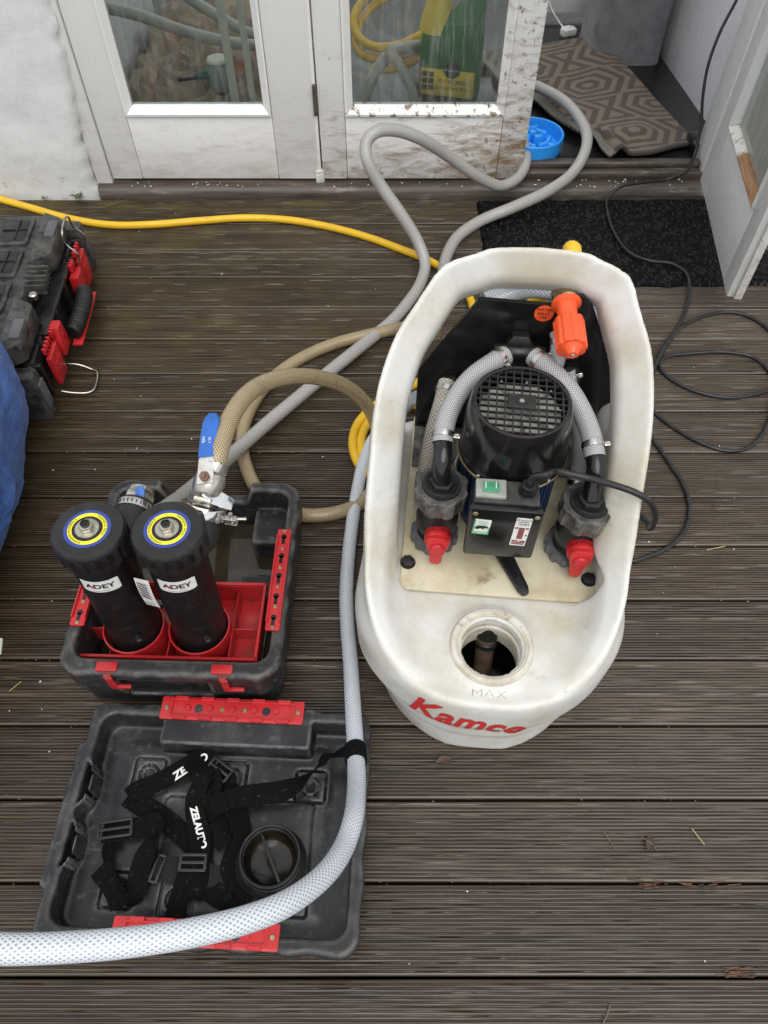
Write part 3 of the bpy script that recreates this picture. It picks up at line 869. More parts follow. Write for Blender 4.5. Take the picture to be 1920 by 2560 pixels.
# slow feeder bowl
bc = P(1158, 318, .1)
t = thing('feeding_bowl', 'bright blue slow feeder dog bowl half hidden by the muddy door', 'bowl', (bc.x - .012, bc.y + .035, FLZ))
bm = new()
R_ = .112
lathe(bm, [(R_ * .93, 0), (R_ * .97, .004), (R_ * 1.0, .05), (R_, .058), (R_ - .004, .061), (R_ - .008, .058), (R_ * .86, .016), (.0, .014)], 48, I4, False, True)
obj('dish', bm, M['blue_bowl'], t)
random.seed(2)
for k, (x, y, hgt, rot, ln) in enumerate([(-.045, .03, .035, 20, .03), (-.01, .05, .04, 60, .026), (.035, .04, .036, -30, .03), (.06, -.005, .032, 70, .028), (.02, -.005, .042, 10, .02), (-.02, -.01, .04, 80, .03), (-.06, -.02, .035, 0, .028), (.035, -.045, .034, 30, .03), (-.015, -.055, .036, -40, .032), (-.055, -.05, .03, 10, .02), (.0, .02, .045, 0, .012), (.062, -.04, .03, 0, .012), (-.03, .07, .033, 0, .015), (.015, .075, .033, 30, .02)]):
    a = math.radians(rot); p0 = Vector((x - math.cos(a) * ln / 2, y - math.sin(a) * ln / 2)); p1 = Vector((x + math.cos(a) * ln / 2, y + math.sin(a) * ln / 2))
    out = [(p1.x + .009 * math.cos(a + b), p1.y + .009 * math.sin(a + b)) for b in np.linspace(-1.57, 1.57, 7)] + [(p0.x + .009 * math.cos(a + b), p0.y + .009 * math.sin(a + b)) for b in np.linspace(1.57, 4.71, 7)]
    bm = new(); prism(bm, out, .01, hgt + .012, I4, .007, bot=False); obj('ridge', bm, M['blue_bowl'], t, 60)

# grey fabric covered box
def fabric_box():
    c0 = P(1272, 118, .085); c1 = P(1425, 146, .085); w_ = .3; d_ = .3; h_ = .8
    bm = new(); base = inset(rrect(w_, d_, .06, 6), 0); prev = None; first = None; nz = 40
    pts = []
    for i, p in enumerate(base):
        q = Vector(base[(i + 1) % len(base)]); p = Vector(p); n = max(1, int((q - p).length / .02))
        pts += [p.lerp(q, k / n) for k in range(n)]
    for j in range(nz + 1):
        z = h_ * j / nz; r = []
        for p in pts:
            wv = .008 * noise.noise((p.x * 9 + p.y * 9, z * 3, 1)) + .005 * noise.noise((p.x * 22, z * 11, p.y * 22)) + .012 * math.exp(-z / .04)
            r.append(bm.verts.new((p.x * (1 + wv * 3), p.y * (1 + wv * 3), z)))
        if prev: bridge(bm, prev, r)
        else: first = r
        prev = r
    cap(bm, prev); cap(bm, first, True)
    o = obj('fabric_box', bm, M['grey_fabric'], ang=80)
    o.location = (c0.x + w_ / 2 - .01, 3.36 + d_ / 2, FLZ)
    return tag(o, 'tall grey fabric covered box standing behind the rug', 'storage box')
fabric_box()

# white cabinet ends either side
t = thing('cabinet', 'glossy white cabinet end at the right of the doorway', 'cabinet', (1.55, 3.2, FLZ))
bm = new(); box(bm, (-.32, -.03, .65), (.02, .64, 1.3), bev=.002); obj('end_panel', bm, M['white_gloss'], t)
bm = new(); box(bm, (0, -.03, .7), (.6, .62, 1.2), bev=.002); obj('carcass', bm, M['white_gloss'], t)
bm = new(); box(bm, (-.302, -.36, .65), (.03, .016, 1.3), bev=.002); obj('edge_strip', bm, M['white_gloss'], t)
t.rotation_euler = (0, 0, math.radians(5.6)); t.location = (1.54, 3.23, FLZ)
t = thing('cabinet', 'grey white cabinet side seen through the left door glass', 'cabinet', (-1.35, 3.45, FLZ))
bm = new(); box(bm, (-1.05 + 1.35, .0, .65), (.02, .68, 1.3), bev=.002); obj('end_panel', bm, M['white_gloss'], t)
bm = new(); box(bm, (-.03, 0, .65), (.6, .66, 1.28), bev=.002); obj('carcass', bm, M['white_gloss'], t)

# wire crate, white board and plug in the dark corner
t = thing('wire_crate', 'thin grey wire crate in the dark corner behind the muddy door', 'crate', (.95, 4.05, FLZ))
bm = new()
for z in (.14, .19, .24, .29, .34): tube(bm, [(-.35, -.2, z), (.2, -.2, z)], .0022, 6, .3)
for k in range(12): tube(bm, [(-.35 + .05 * k, -.2, .14), (-.35 + .05 * k, -.2, .5)], .0018, 6, .3)
obj('wire_front', bm, M['wire'], t)
bm = new()
for k in range(5): tube(bm, [(-.35, -.2 + .1 * k, .14), (.2, -.2 + .1 * k, .14)], .0018, 6, .3)
obj('wire_base', bm, M['wire_dark'], t)
bm = new(); box(bm, (0, 0, .17), (.2, .03, .34), bev=.002)
o = tag(obj('white_board', bm, M['white_gloss']), 'small white board leaning in the corner below the wire crate', 'board'); o.location = (.83, 3.82, FLZ + .03)
pp = P(1222, 70, .1)
t = thing('mains_plug', 'white three pin plug lying on the floor by the rug corner', 'plug', (pp.x + .01, pp.y, FLZ), .4)
bm = new(); prism(bm, [(-.03, -.02), (.03, -.02), (.034, .012), (.016, .03), (-.016, .03), (-.034, .012)], .012, .04, I4, .005); obj('plug_body', bm, M['white_label'], t)
bm = new()
for x, s in ((-.011, .007), (.011, .007), (0, .01)): box(bm, (x, .008 if s > .008 else -.008, .004), (.006, .004, .018))
obj('pin', bm, M['brass'], t)
bm = new(); tube(bm, [(0, .03, .025), (-.01, .06, .04), (-.04, .12, .1), (-.05, .16, .22), (-.05, .18, .4)], .0035, 8, .02); obj('flex', bm, M['white_label'], t)

pu = P(1520, 330, .085)
t = thing('floor_tool', 'dark purple plastic floor tool beside the rug tip', 'floor tool', (pu.x - .02, pu.y + .03, FLZ))
bm = new(); box(bm, (0, 0, .025), (.07, .1, .05), bev=.012); obj('body', bm, M['gloss_black'], t)
bm = new(); box(bm, (.02, -.045, .03), (.05, .03, .025), bev=.006); obj('trim', bm, M['navy_plastic'], t)

# dust sheet, heaped
def sheet():
    nx, ny = 130, 130; V = []
    for j in range(ny + 1):
        for i in range(nx + 1):
            s, q = i / nx, j / ny
            x = -1.02 + .8 * s + .03 * noise.noise((q * 5, 1, 0)); y = 2.72 + 1.25 * q + .03 * noise.noise((s * 5, 7, 0))
            r = abs(noise.noise((x * 4.3 + 1.5 * noise.noise((x * 2, y * 2, 4)), y * 4, 3)))
            r2 = abs(noise.noise((x * 11 + noise.noise((y * 6, x * 5, 1)), y * 9, 8)))
            z = .012 + .1 * (1 - r) ** 4 * .6 + .05 * (1 - r2) ** 5 + .05 * (noise.noise((x * 2, y * 2, 1)) + .4)
            e = min(s, 1 - s, q, 1 - q) / .06
            V.append((x, y, FLZ + .004 + max(.0, z) * min(1, .25 + e)))
    F = [(j * (nx + 1) + i, j * (nx + 1) + i + 1, (j + 1) * (nx + 1) + i + 1, (j + 1) * (nx + 1) + i) for j in range(ny) for i in range(nx)]
    o = obj_np('dust_sheet', V, F, M['dust'], ang=None)
    o.data.polygons.foreach_set('use_smooth', [True] * len(F))
    return rebase(tag(o, 'crumpled beige dust sheet heaped behind the left door glass', 'dust sheet'))
sheet()
def stand(xpx, w_, Y, mat, lab, name='trim_strip', h=1.5, tilt=0.0):
    p = PY(xpx, 228, Y); bm = new(); box(bm, (0, 0, h / 2), (w_, .018, h), bev=.002)
    o = tag(obj(name, bm, mat), lab, 'timber strip'); o.location = (p.x, Y, FLZ); o.rotation_euler = (0, tilt, 0); return o
stand(510, .026, 2.72, M['trim'], 'pale cream timber strip standing behind the left glass, the wider one')
stand(548, .02, 2.7, M['trim'], 'slim pale timber strip nearest the frame behind the left glass')
stand(1089, .028, 2.68, M['old_wood'], 'weathered grey timber strip beside the green jug')
# jar
p = PY(483, 212, 2.98)
t = thing('glass_jar', 'cloudy glass jar with a plaster crusted top on the dust sheet', 'jar', (p.x, p.y, .16))
bm = new(); lathe(bm, [(.04, 0), (.046, .006), (.046, .075), (.038, .09), (.036, .098)], 28, I4, False, True); obj('jar_body', bm, M['jar_glass'], t)
bm = new(); lathe(bm, [(.039, .094), (.041, .1), (.036, .108), (.01, .113)], 24, I4, True, False); obj('crust', bm, M['trim'], t)
p = PY(430, 214, 2.95)
t = thing('hand_tool', 'dark snips with teal grips on the dust sheet beside the jar', 'tool', (p.x, p.y, .2), .3)
bm = new(); tube(bm, [(.0, 0, .012), (.06, -.012, .014), (.11, -.004, .014)], .009, 8); tube(bm, [(0, 0, .014), (.06, .016, .016), (.1, .03, .014)], .009, 8); obj('grip', bm, M['teal'], t)
bm = new(); box(bm, (-.03, 0, .014), (.07, .026, .012), bev=.004); obj('jaw', bm, M['black'], t)

def inner_hose(name, pts, r, mat, lab):
    bm = new(); tube(bm, pts, r, 12, .02); return rebase(tag(obj(name, bm, mat, ang=60), lab, 'hose'))
inner_hose('braided_hose', [PY(170, 5, 2.75), PY(290, 30, 2.78), PY(400, 68, 2.84), PY(500, 92, 2.9), PY(610, 105, 3.0), PY(690, 130, 3.0), PY(730, 200, 2.9)], .019, M['hose_grey'], 'grey hose standing in for a reflection across the left door glass over the dust sheet')  # this hose and the next are modelled in place of reflections in the pane
inner_hose('braided_hose', [PY(330, -60, 3.1), PY(415, 0, 3.06), PY(480, 40, 3.02), PY(540, 72, 3.0), PY(610, 92, 2.98), PY(700, 100, 2.95)], .019, M['hose_grey'], 'second grey hose standing in for a reflection in the left door glass from the top')

# right pane: lawn feed jug, coiled yellow hose, grey hose bend
jp = PY(976, 215, 2.8)
t = thing('sprayer_jug', 'green and yellow lawn feed sprayer jug behind the muddy glass', 'jug', (jp.x - .012, 2.8, .235), math.radians(-14))
t.scale = (1, 1, .92)
def blob(z, w_, d_, r=.03, ox=0): return [(x + ox, y, z) for x, y in rrect(w_, d_, r, 5)]
bm = new(); prev = None
for z, w_, d_, r, ox in ((0, .2, .11, .03, 0), (.006, .212, .12, .034, 0), (.1, .214, .122, .034, 0), (.19, .212, .12, .036, 0), (.225, .2, .11, .038, .004), (.25, .15, .09, .036, .028), (.29, .1, .07, .03, .054), (.335, .075, .06, .026, .066), (.35, .05, .04, .018, .066)):
    r_ = ring(bm, blob(z, w_, d_, r, ox))
    if prev: bridge(bm, prev, r_)
    else: cap(bm, r_, True)
    prev = r_
cap(bm, prev); obj('jug_body', bm, M['jug_green'], t, 50)
bm = new()                                             # yellow neck with pistol handle
lathe(bm, [(.062, .215), (.058, .24), (.045, .285), (.036, .33), (.03, .345)], 20, TR(-.055, 0, 0), True); obj('collar', bm, M['jug_yellow'], t)
bm = new(); tube(bm, [(-.055, 0, .335), (-.02, -.002, .335), (.03, -.002, .345), (.07, 0, .35), (.09, 0, .345)], .016, 10); obj('handle', bm, M['jug_yellow'], t)
bm = new(); box(bm, (0, -.0615, .055), (.19, .003, .095), bev=.001); lab_ = obj('label', bm, M['jug_yellow'], t)
bm = new(); cyl(bm, .03, 0, .002, 28, frame((.015, -.064, .105), (0, -1, 0))); obj('badge', bm, M['ink'], lab_)
bm = new()
Mx = TR(0, -.0675, 0) @ RX(math.pi / 2)
text_bm(bm, 'Miracle-Gro', .0125, Mx @ TR(.015, .105, 0)); obj('lettering', bm, M['ink_white'], lab_)
bm = new(); Mx = TR(0, -.0645, 0) @ RX(math.pi / 2)
text_bm(bm, 'EVERGREEN', .021, Mx @ TR(.025, .062, 0)); text_bm(bm, 'Complete 4in1', .021, Mx @ TR(.02, .04, 0)); obj('lettering', bm, M['ink'], lab_)
bm = new()
for i in range(2):
    for j in range(3): box(bm, (-.082 + .024 * i, -.0637, .035 + .024 * j), (.02, .001, .018))
obj('picture_panel', bm, M['ink'], lab_)
bm = new(); box(bm, (0, 0, -.082), (.3, .2, .156), bev=.003)
o = tag(obj('low_stand', bm, M['floor']), 'low black stand under the green jug', 'stand'); o.location = (jp.x, 2.81, .235)
pts = []
cx, cy, cz = PY(862, 62, 3.05)
for k in range(46):
    a = k * .36 - 2.2; pts.append((cx + (.17 + .012 * math.sin(a * 1.7)) * math.cos(a), 3.05 + .1 * math.sin(a), cz - .02 + .085 * math.sin(a + .5) + .0022 * k))
inner_hose('garden_hose', pts, .015, M['yellow'], 'yellow hose coiled behind the muddy door glass')
inner_hose('braided_hose', [PY(780, 250, 2.72), PY(792, 200, 2.72), PY(815, 150, 2.74), PY(850, 112, 2.78), PY(900, 100, 2.85), PY(960, 104, 2.95), PY(1040, 120, 3.1)], .02, M['hose_grey'], 'grey hose arching up behind the muddy glass left of the jug')
inner_hose('braided_hose', [PY(838, 104, 2.76), PY(850, 122, 2.74), PY(872, 155, 2.72), PY(888, 190, 2.7), PY(898, 232, 2.69), PY(904, 290, 2.68)], .017, M['hose_grey'], 'grey hose bending down in front of the green jug')
# ------------------------------------------------------------------ power flushing machine
TH = math.radians(-5)
mach = thing('flushing_machine', 'white plastic flushing machine with a pump motor on its deck and a handle arch', 'flushing machine', (.2, .488, 0), TH)
MW = TR(.2, .488, 0) @ RZ(TH); MWI = MW.inverted()
def LZ(x, y, z): return MWI @ P(x, y, z)               # picture point on the level z, in machine axes
def LV(x, y, v):                                       # picture point on the machine's own upright plane v
    d = Vector(ray(x, y)); c = MWI @ Vector(_C); dd = MWI.to_3x3() @ d
    return c + dd * ((v - c.y) / dd.y)

V_ = np.array([-.02, .06, .10, .16, .24, .31, .41, .47, .55, .62, .66, .675])
RIM_C = [-.012, -.012, -.012, -.013, -.014, -.013, -.008, -.005, .003, .012, .02, .025]
RIM_W = [.2, .2, .2, .203, .212, .2155, .219, .2175, .2, .163, .138, .0]
def zrim(v): return .25 + .695 * (v - .055)
arch = []
for v in (.26, .31, .36, .41, .47, .55, .59, .62, .648, .664):
    arch.append((float(np.interp(v, V_, RIM_C)), float(np.interp(v, V_, RIM_W)) + .002, v, zrim(v) - (.08 if v < .3 else .03 if v < .35 else .008 if v < .4 else 0)))
pathR = spline([(c + w_, v, z) for c, w_, v, z in arch] + [(.105, .672, zrim(.672)), (.025, .677, zrim(.677))], .016)
pathL = spline([(c - w_, v, z) for c, w_, v, z in arch] + [(-.06, .672, zrim(.672)), (.025, .677, zrim(.677))], .016)
NORM = np.array([0, -.571, .821])                      # upward normal of the slanting arch plane
def caps(x, y, z, path, sgn):
    m = (z > .27) & (y > .19)
    out = np.full(x.shape, 9.0)
    if m.any(): out[m] = caps_(x[m], y[m], z[m], path, sgn)
    return out
def caps_(x, y, z, path, sgn):
    """flattened bar along the arch whose upper face falls towards the opening"""
    d = np.full(x.shape, 9.0)
    pts = [np.array(p) for p in path]
    for a, b in zip(pts[:-1], pts[1:]):
        ab = b - a; L2 = ab @ ab
        lat = np.cross(ab / math.sqrt(L2), NORM) * sgn; lat /= np.linalg.norm(lat)
        t = np.clip(((x - a[0]) * ab[0] + (y - a[1]) * ab[1] + (z - a[2]) * ab[2]) / L2, 0, 1)
        px, py, pz = x - a[0] - t * ab[0], y - a[1] - t * ab[1], z - a[2] - t * ab[2]
        nd = px * NORM[0] + py * NORM[1] + pz * NORM[2]
        al = np.sqrt(np.maximum(px * px + py * py + pz * pz - nd * nd, 0))
        lt = px * lat[0] + py * lat[1] + pz * lat[2]     # + towards the opening
        f = np.clip((a[1] - .5) / .17, 0, 1)
        hw, hn, r = .0285 - .003 * f, .021, .011
        n2 = (nd + .012 + .9 * lt) * .745
        qa, qb = al - hw + r, np.abs(n2) - hn + r
        d = np.minimum(d, np.minimum(np.maximum(qa, qb), 0) + np.hypot(np.maximum(qa, 0), np.maximum(qb, 0)) - r)
    return d
def tank_sdf(x, y, z):
    ux = x + .013
    sd = np.clip((np.abs(ux) - .06) / .15, 0, 1)
    ins = .003 + (.004 + .008 * sd) * sstep(.095, .075, z) + .012 * sd * np.clip((.22 - z) / .22, 0, 1)
    Pl = rbox2(ux, y, .248, -.006, .70, .225, .09)
    Pw = rbox2(ux, y, .248, -.006, 1.6, .225, .09)
    body = smax(smax(Pl + ins, z - .246, .04), -z, .008)
    # wall rising round the deck: crisp outer arris, upper face falling inwards
    th = .008 + .0145 * sstep(.0, .22, y)
    q = np.abs(Pw + th + .005) - th
    zr = zrim(np.maximum(y, .03)) + .012 - .13 * sstep(.40, .60, y)
    sl = .75 + .5 * sstep(.05, .25, y)
    wz = (z - zr + sl * (-Pw - .005)) / np.sqrt(1 + sl * sl) * .95
    r = .008 + .004 * sstep(.05, .2, y)
    a, b = q + r, wz + r
    wall = np.minimum(np.maximum(a, b), 0) + np.hypot(np.maximum(a, 0), np.maximum(b, 0)) - r
    wall = smax(wall, -z + .15, .02)
    wall = smax(wall, (y - .61 + .25 * (z - .3)) * .95, .02)
    d = smin(body, wall, .03 + .05 * sstep(.0, .16, y) - .025 * sstep(.2, .35, y))
    d = smin(d, np.minimum(caps(x, y, z, pathR, -1), caps(x, y, z, pathL, 1)), .02)
    # deck recess inside the rim
    rec = smax(rbox2(x - .003, y, .192, .222, .72, .02, .01), .247 - z, .008)
    d = smax(d, -smax(rec, z - .33, .01), .01)
    # filler opening and the hollow below
    rr = np.hypot(x + .008, y - .112)
    d = smin(d, smax(rr - .082, np.abs(z - .235) - .016, .012), .02)
    d = np.maximum(d, -(np.maximum(rr - .058, np.abs(z - .22) - .06)))
    hol = np.maximum(np.maximum(Pl + .05, y - .36), np.abs(z - .115) - .1)
    return np.maximum(d, -hol)
Vt, Ft = sdf_mesh(tank_sdf, (-.30, -.03, -.012), (.30, .75, .76), .0062)
tank = obj_np('tank_body', Vt, Ft, M['tank'], mach, 75)

# wrapped and moulded lettering
def on_front(pts2, cx=0, cz=0, lift=.0016):
    p = np.array([(x + cx, -.12, z + cz) for x, z in pts2]); d = np.tile([0, 1., 0], (len(p), 1))
    q = march(tank_sdf, p, d); e = .004
    g = np.stack([tank_sdf(q[:, 0] + e * (i == 0), q[:, 1] + e * (i == 1), q[:, 2] + e * (i == 2)) - tank_sdf(q[:, 0] - e * (i == 0), q[:, 1] - e * (i == 1), q[:, 2] - e * (i == 2)) for i in range(3)], 1)
    g /= np.linalg.norm(g, axis=1)[:, None] + 1e-9
    return [Vector(a + n_ * lift) for a, n_ in zip(q, g)]
def on_top(pts2, cx, cy, rot=0, lift=.0008):
    c, s = math.cos(rot), math.sin(rot)
    p = np.array([(x * c - y * s + cx, x * s + y * c + cy, .33) for x, y in pts2]); d = np.tile([0, 0, -1.], (len(p), 1))
    q = march(tank_sdf, p, d); return [Vector((a[0], a[1], a[2] + lift)) for a in q]
bm = new(); text_bm(bm, 'Kamco', .1, shear=.32, bold=.0028, spacing=1.04, cut=.012, fmap=lambda p: on_front([(x, min(z - .16 * x - 1.1 * x * x, .061)) for x, z in p], -.046, .176), stretch=(.76, 1.08))
lt_ = obj('lettering', bm, M['logo_red'], tank, 60)
bm = new(); text_bm(bm, 'MAX', .022, cut=.01, fmap=lambda p: on_top(p, -.012, .02, 0, .0004), stretch=(1.4, .9), bold=-.0006); obj('lettering', bm, M['engraved'], tank, 60)

# threaded filler neck
bm = new(); Nm = TR(-.008, .112, 0)
lathe(bm, [(.0795, .244), (.079, .256), (.0755, .262), (.069, .2625), (.066, .259), (.0645, .2605), (.0625, .258), (.0625, .25), (.0605, .248), (.0605, .24), (.0575, .238), (.0575, .226), (.0545, .222), (.0545, .2), (.0575, .2), (.0575, .17)], 56, Nm)
obj('filler_neck', bm, pbr('stained_neck', (.66, .63, .56), .38, (.45, .4, .3), 22, .4, .65, col3=(.2, .16, .1), ns3=40, lo3=.6, hi3=.72), mach, 35)
bm = new(); cyl(bm, .17, .1, .104, 30, TR(-.01, .19, 0)); obj('dark_liquid', bm, M['dark_liquid'], mach)
bm = new(); box(bm, (-.013, .2, .12), (.37, .325, .2)); bmesh.ops.reverse_faces(bm, faces=bm.faces[:]); obj('inner_lining', bm, M['gloss_black'], mach) if False else bm.free()
bm = new(); Fp = frame((-.008, .185, .2), (-.03, -.5, -.86)); cyl(bm, .019, -.03, .2, 20, Fp); o_ = obj('dip_pipe', bm, M['brown_pipe'], mach)
bm = new(); cyl(bm, .0225, -.01, .03, 20, Fp, .003); cyl(bm, .0235, .036, .05, 20, Fp, .003); obj('collar', bm, M['black'], o_)

# cream deck plate with bolts
DZ = .249
bm = new()
pl = rrect(.386, .47, .018, 5, .003, .221 + .235)
prism(bm, pl, DZ, DZ + .007, I4, .0012); obj('deck_plate', bm, M['plate'], mach)
PT = DZ + .007
for x, y in ((-.177, .281), (.183, .272)):
    bm = new(); hexa(bm, .0135, PT, PT + .011, TR(x, y, 0) @ RZ(x * 5), .0022); cyl(bm, .0155, PT, PT + .0015, 24, TR(x, y, 0)); obj('bolt', bm, M['rubber'], mach)
# change-over lever lying on the plate
a_, b_ = LZ(1092, 1205, PT + .008), LZ(1133, 1280, PT + .008)
dr = (b_ - a_); ln_ = dr.length; an = math.atan2(dr.y, dr.x)
bm = new(); Ml = TR(a_.x, a_.y, PT + .002) @ RZ(an)
prism(bm, [(-.07, -.02), (ln_ - .008, -.0115), (ln_ + .004, -.007), (ln_ + .006, 0), (ln_ + .004, .007), (ln_ - .008, .0115), (-.07, .02)], 0, .013, Ml, .003); lv = obj('change_over_lever', bm, M['black'], mach)
bm = new(); cyl(bm, .0028, .0131, .0137, 12, Ml @ TR(ln_ - .03, 0, 0)); obj('screw', bm, M['rubber'], lv)

# motor: finned blue body, black cowl, square grille
MC = Vector((.006, .432, 0)); Mm = TR(*MC)
mot = bpy.data.objects.new('motor', None); COL.objects.link(mot); mot.parent = mach
bm = new(); cyl(bm, .068, PT, .47, 40, Mm); cyl(bm, .085, PT, PT + .03, 40, Mm, .004)
for k in range(44):
    a = 2 * math.pi * k / 44; box(bm, (.079, 0, .375), (.03, .0035, .17), Mm @ RZ(a), .0012, 1)
obj('motor_body', bm, M['motor_blue'], mot)
bm = new(); box(bm, (-.098, -.015, .36), (.004, .05, .11), Mm @ RZ(-.25), .001); obj('rating_plate', bm, M['old_wood'], mot)
cowl = None
bm = new(); lathe(bm, [(.1, .455), (.1035, .458), (.1035, .468), (.1015, .471), (.1, .474), (.098, .51), (.0955, .548), (.091, .574), (.088, .5815), (.084, .583), (.0805, .5815), (.0805, .573), (.086, .56), (.095, .51), (.097, .46), (.1, .455)], 64, Mm)
cowl = obj('fan_cover', bm, M['gloss_black'], mot, 35)
bm = new()                                             # grille
nb = 11; Rg = .0805; zg = .577
for k in range(nb):
    q = -Rg + 2 * Rg * (k + .5) / nb; hl = math.sqrt(max(Rg * Rg - q * q, 0))
    box(bm, (0, q, zg), (2 * hl, .0026, .0045), Mm @ RZ(-.03), 0); box(bm, (q, 0, zg + .0004), (.0026, 2 * hl, .0045), Mm @ RZ(-.03), 0)
box(bm, (0, 0, zg + .001), (.05, .034, .006), Mm @ RZ(-.03), .001)
gr = obj('grille', bm, M['black'], mot)
bm = new(); lathe(bm, [(.0045, zg + .003), (.0105, zg + .0045), (.011, zg + .0052), (.0085, zg + .006), (.0065, zg + .0055), (.006, zg + .004)], 24, Mm); obj('hub_ring', bm, M['rubber'], mot, 60)
bm = new(); cyl(bm, .0045, zg + .003, zg + .0048, 16, Mm); obj('shaft_end', bm, M['nickel'], mot)
bm = new(); cyl(bm, .074, .548, .551, 40, Mm); o_ = obj('fan', bm, M['fan'], mot)
for k in range(9):
    bm = new(); box(bm, (0, 0, 0), (.056, .003, .016), Mm @ RZ(k * 2 * math.pi / 9) @ TR(.045, 0, .559) @ RX(.3), .001); obj('blade', bm, M['fan'], mot)
bm = new(); lathe(bm, [(.0985, .4505), (.1045, .4525), (.1052, .4555), (.1045, .4585), (.099, .4605)], 64, Mm); obj('cowl_rim', bm, M['brass'], mot, 60)
for a in (-128, -52, 40, 140):
    bm = new(); a = math.radians(a); cyl(bm, .0045, 0, .006, 12, frame(MC + Vector((.1015 * math.cos(a), .1015 * math.sin(a), .464)), (math.cos(a), math.sin(a), 0)), .0015); obj('screw', bm, M['nickel'], mot)

# terminal box hanging in front of the motor
BV = .272; tb = bpy.data.objects.new('terminal_box', None); COL.objects.link(tb); tb.parent = mach
c00, c10, c01, c11 = LV(1012, 1088, BV), LV(1184, 1102, BV), LV(1003, 1183, BV), LV(1133, 1208, BV)
zt, zb = (c00.z + c10.z) / 2, (c01.z + c11.z) / 2 + .005
xl, xr = (c00.x + c01.x) / 2, (c10.x + c11.x) / 2 + .002
xc, bw, bh = (xl + xr) / 2, xr - xl, zt - zb
Tb = TR(xc, BV, (zt + zb) / 2)
bm = new(); box(bm, (0, .03, -.003), (bw - .012, .052, bh - .012), Tb, .006); obj('box_body', bm, M['black'], tb)
bm = new(); prism(bm, rrect(bw, bh, .007), 0, .016, Tb @ TR(0, .006, 0) @ RX(math.pi / 2), .004); lid_ = obj('cover', bm, M['gloss_black'], tb)
for x in (-bw / 2 + .011, bw / 2 - .011):
    bm = new(); cyl(bm, .0052, 0, .003, 16, frame(Tb @ Vector((x, -.0095, bh / 2 - .012)), (0, -1, 0)), .001); obj('screw', bm, M['brass'], tb)
def sticker(par, M4, w_, h_, mat, name='sticker'):
    bm = new(); prism(bm, rrect(w_, h_, .0015, 2), 0, .0006, M4); return obj(name, bm, mat, par)
Mf = Tb @ TR(0, -.0102, 0) @ RX(math.pi / 2)
s1 = sticker(tb, Mf @ TR(-bw / 2 + .026, bh / 2 - .052, 0) @ RZ(-.06), .03, .046, M['white_label'])
bm = new(); Mq = Mf @ TR(-bw / 2 + .026, bh / 2 - .052, .0009) @ RZ(-.06)
box(bm, (-.0138, 0, 0), (.0022, .044, .0004), Mq); box(bm, (0, -.0215, 0), (.028, .0018, .0004), Mq); box(bm, (.0138, -.01, 0), (.0018, .02, .0004), Mq)
for k in range(4): box(bm, (.002 * (k % 2), .017 - .006 * k, 0), (.018 - .003 * (k % 2), .0012, .0004), Mq)
text_bm(bm, 'amco', .013, Mq @ TR(.002, -.016, .0004)); obj('green_print', bm, M['green_ink'], s1)
bm = new(); random.seed(8)
prism(bm, [(-.012, -.006), (-.006, -.008), (-.002, -.004), (.004, -.007), (.006, -.002), (.011, -.004), (.012, .001), (.005, .004), (-.003, .003), (-.01, .001)], 0, .0004, Mq @ TR(.0, .001, 0)); obj('black_mark', bm, M['ink'], s1)
s2 = sticker(tb, Mf @ TR(bw / 2 - .033, bh / 2 - .06, 0) @ RZ(-.03), .028, .087, M['white_label'])
Mq = Mf @ TR(bw / 2 - .033, bh / 2 - .06, .0009) @ RZ(-.03)
bm = new(); text_bm(bm, 'Kamco', .0095, Mq @ TR(0, .038, 0), shear=.25); text_bm(bm, '18083', .0088, Mq @ TR(0, .0245, 0)); box(bm, (0, .0315, 0), (.019, .0012, .0004), Mq); obj('black_print', bm, M['ink'], s2)
bm = new()
for k in range(7): box(bm, (0, .0125 - .0052 * k, 0), (.0105, .0042, .0004), Mq)
box(bm, (-.0095, .013, 0), (.006, .004, .0004), Mq); box(bm, (.0095, .013, 0), (.006, .004, .0004), Mq)
for k in range(3): box(bm, (-.0065 if k == 0 else 0, -.0275 - .005 * k, 0), (.011 if k == 0 else .023, .0032, .0004), Mq)
box(bm, (.007, -.0275, 0), (.01, .0032, .0004), Mq); obj('red_print', bm, M['ink_dkred'], s2)
bm = new()
for y in (-.008, -.031): cyl(bm, .0019, .0003, .0008, 12, Mq @ TR(.0105, y, 0))
obj('black_dot', bm, M['ink'], s2)
# rocker switch and gland on its upper side
zt2 = zt + .0
bm = new(); box(bm, (0, .03, bh / 2 - .002), (bw - .016, .05, .012), Tb, .002); obj('top_plate', bm, pbr('dusty_black', (.03, .029, .027), .6, (.09, .085, .075), 30), tb)
Ms = Tb @ TR(-bw / 2 + .036, .031, bh / 2 + .004)
bm = new(); prism(bm, rrect(.054, .04, .003), 0, .008, Ms, .002); obj('switch_bezel', bm, M['clear_hood'], tb)
bm = new(); prism(bm, rrect(.03, .023, .002), .008, .011, Ms @ RY(-.06), .0015); rk = obj('rocker', bm, M['green_glow'], tb)
bm = new(); 
for x in (-.009, .009): box(bm, (x, .003, .0115), (.0014, .014, .0004), Ms @ RY(-.06))
obj('mark', bm, M['ink_white'], rk)
Mg = Tb @ TR(bw / 2 - .03, .031, bh / 2 + .003)
bm = new(); cyl(bm, .0165, 0, .004, 24, Mg, .001); hexa(bm, .0165, .004, .016, Mg, .001); lathe(bm, [(.0145, .016), (.014, .024), (.0115, .027), (.0075, .027), (.0065, .024)], 24, Mg, True); obj('cable_gland', bm, M['black'], tb)
gpos = Mg @ Vector((0, 0, .024))
bm = new()
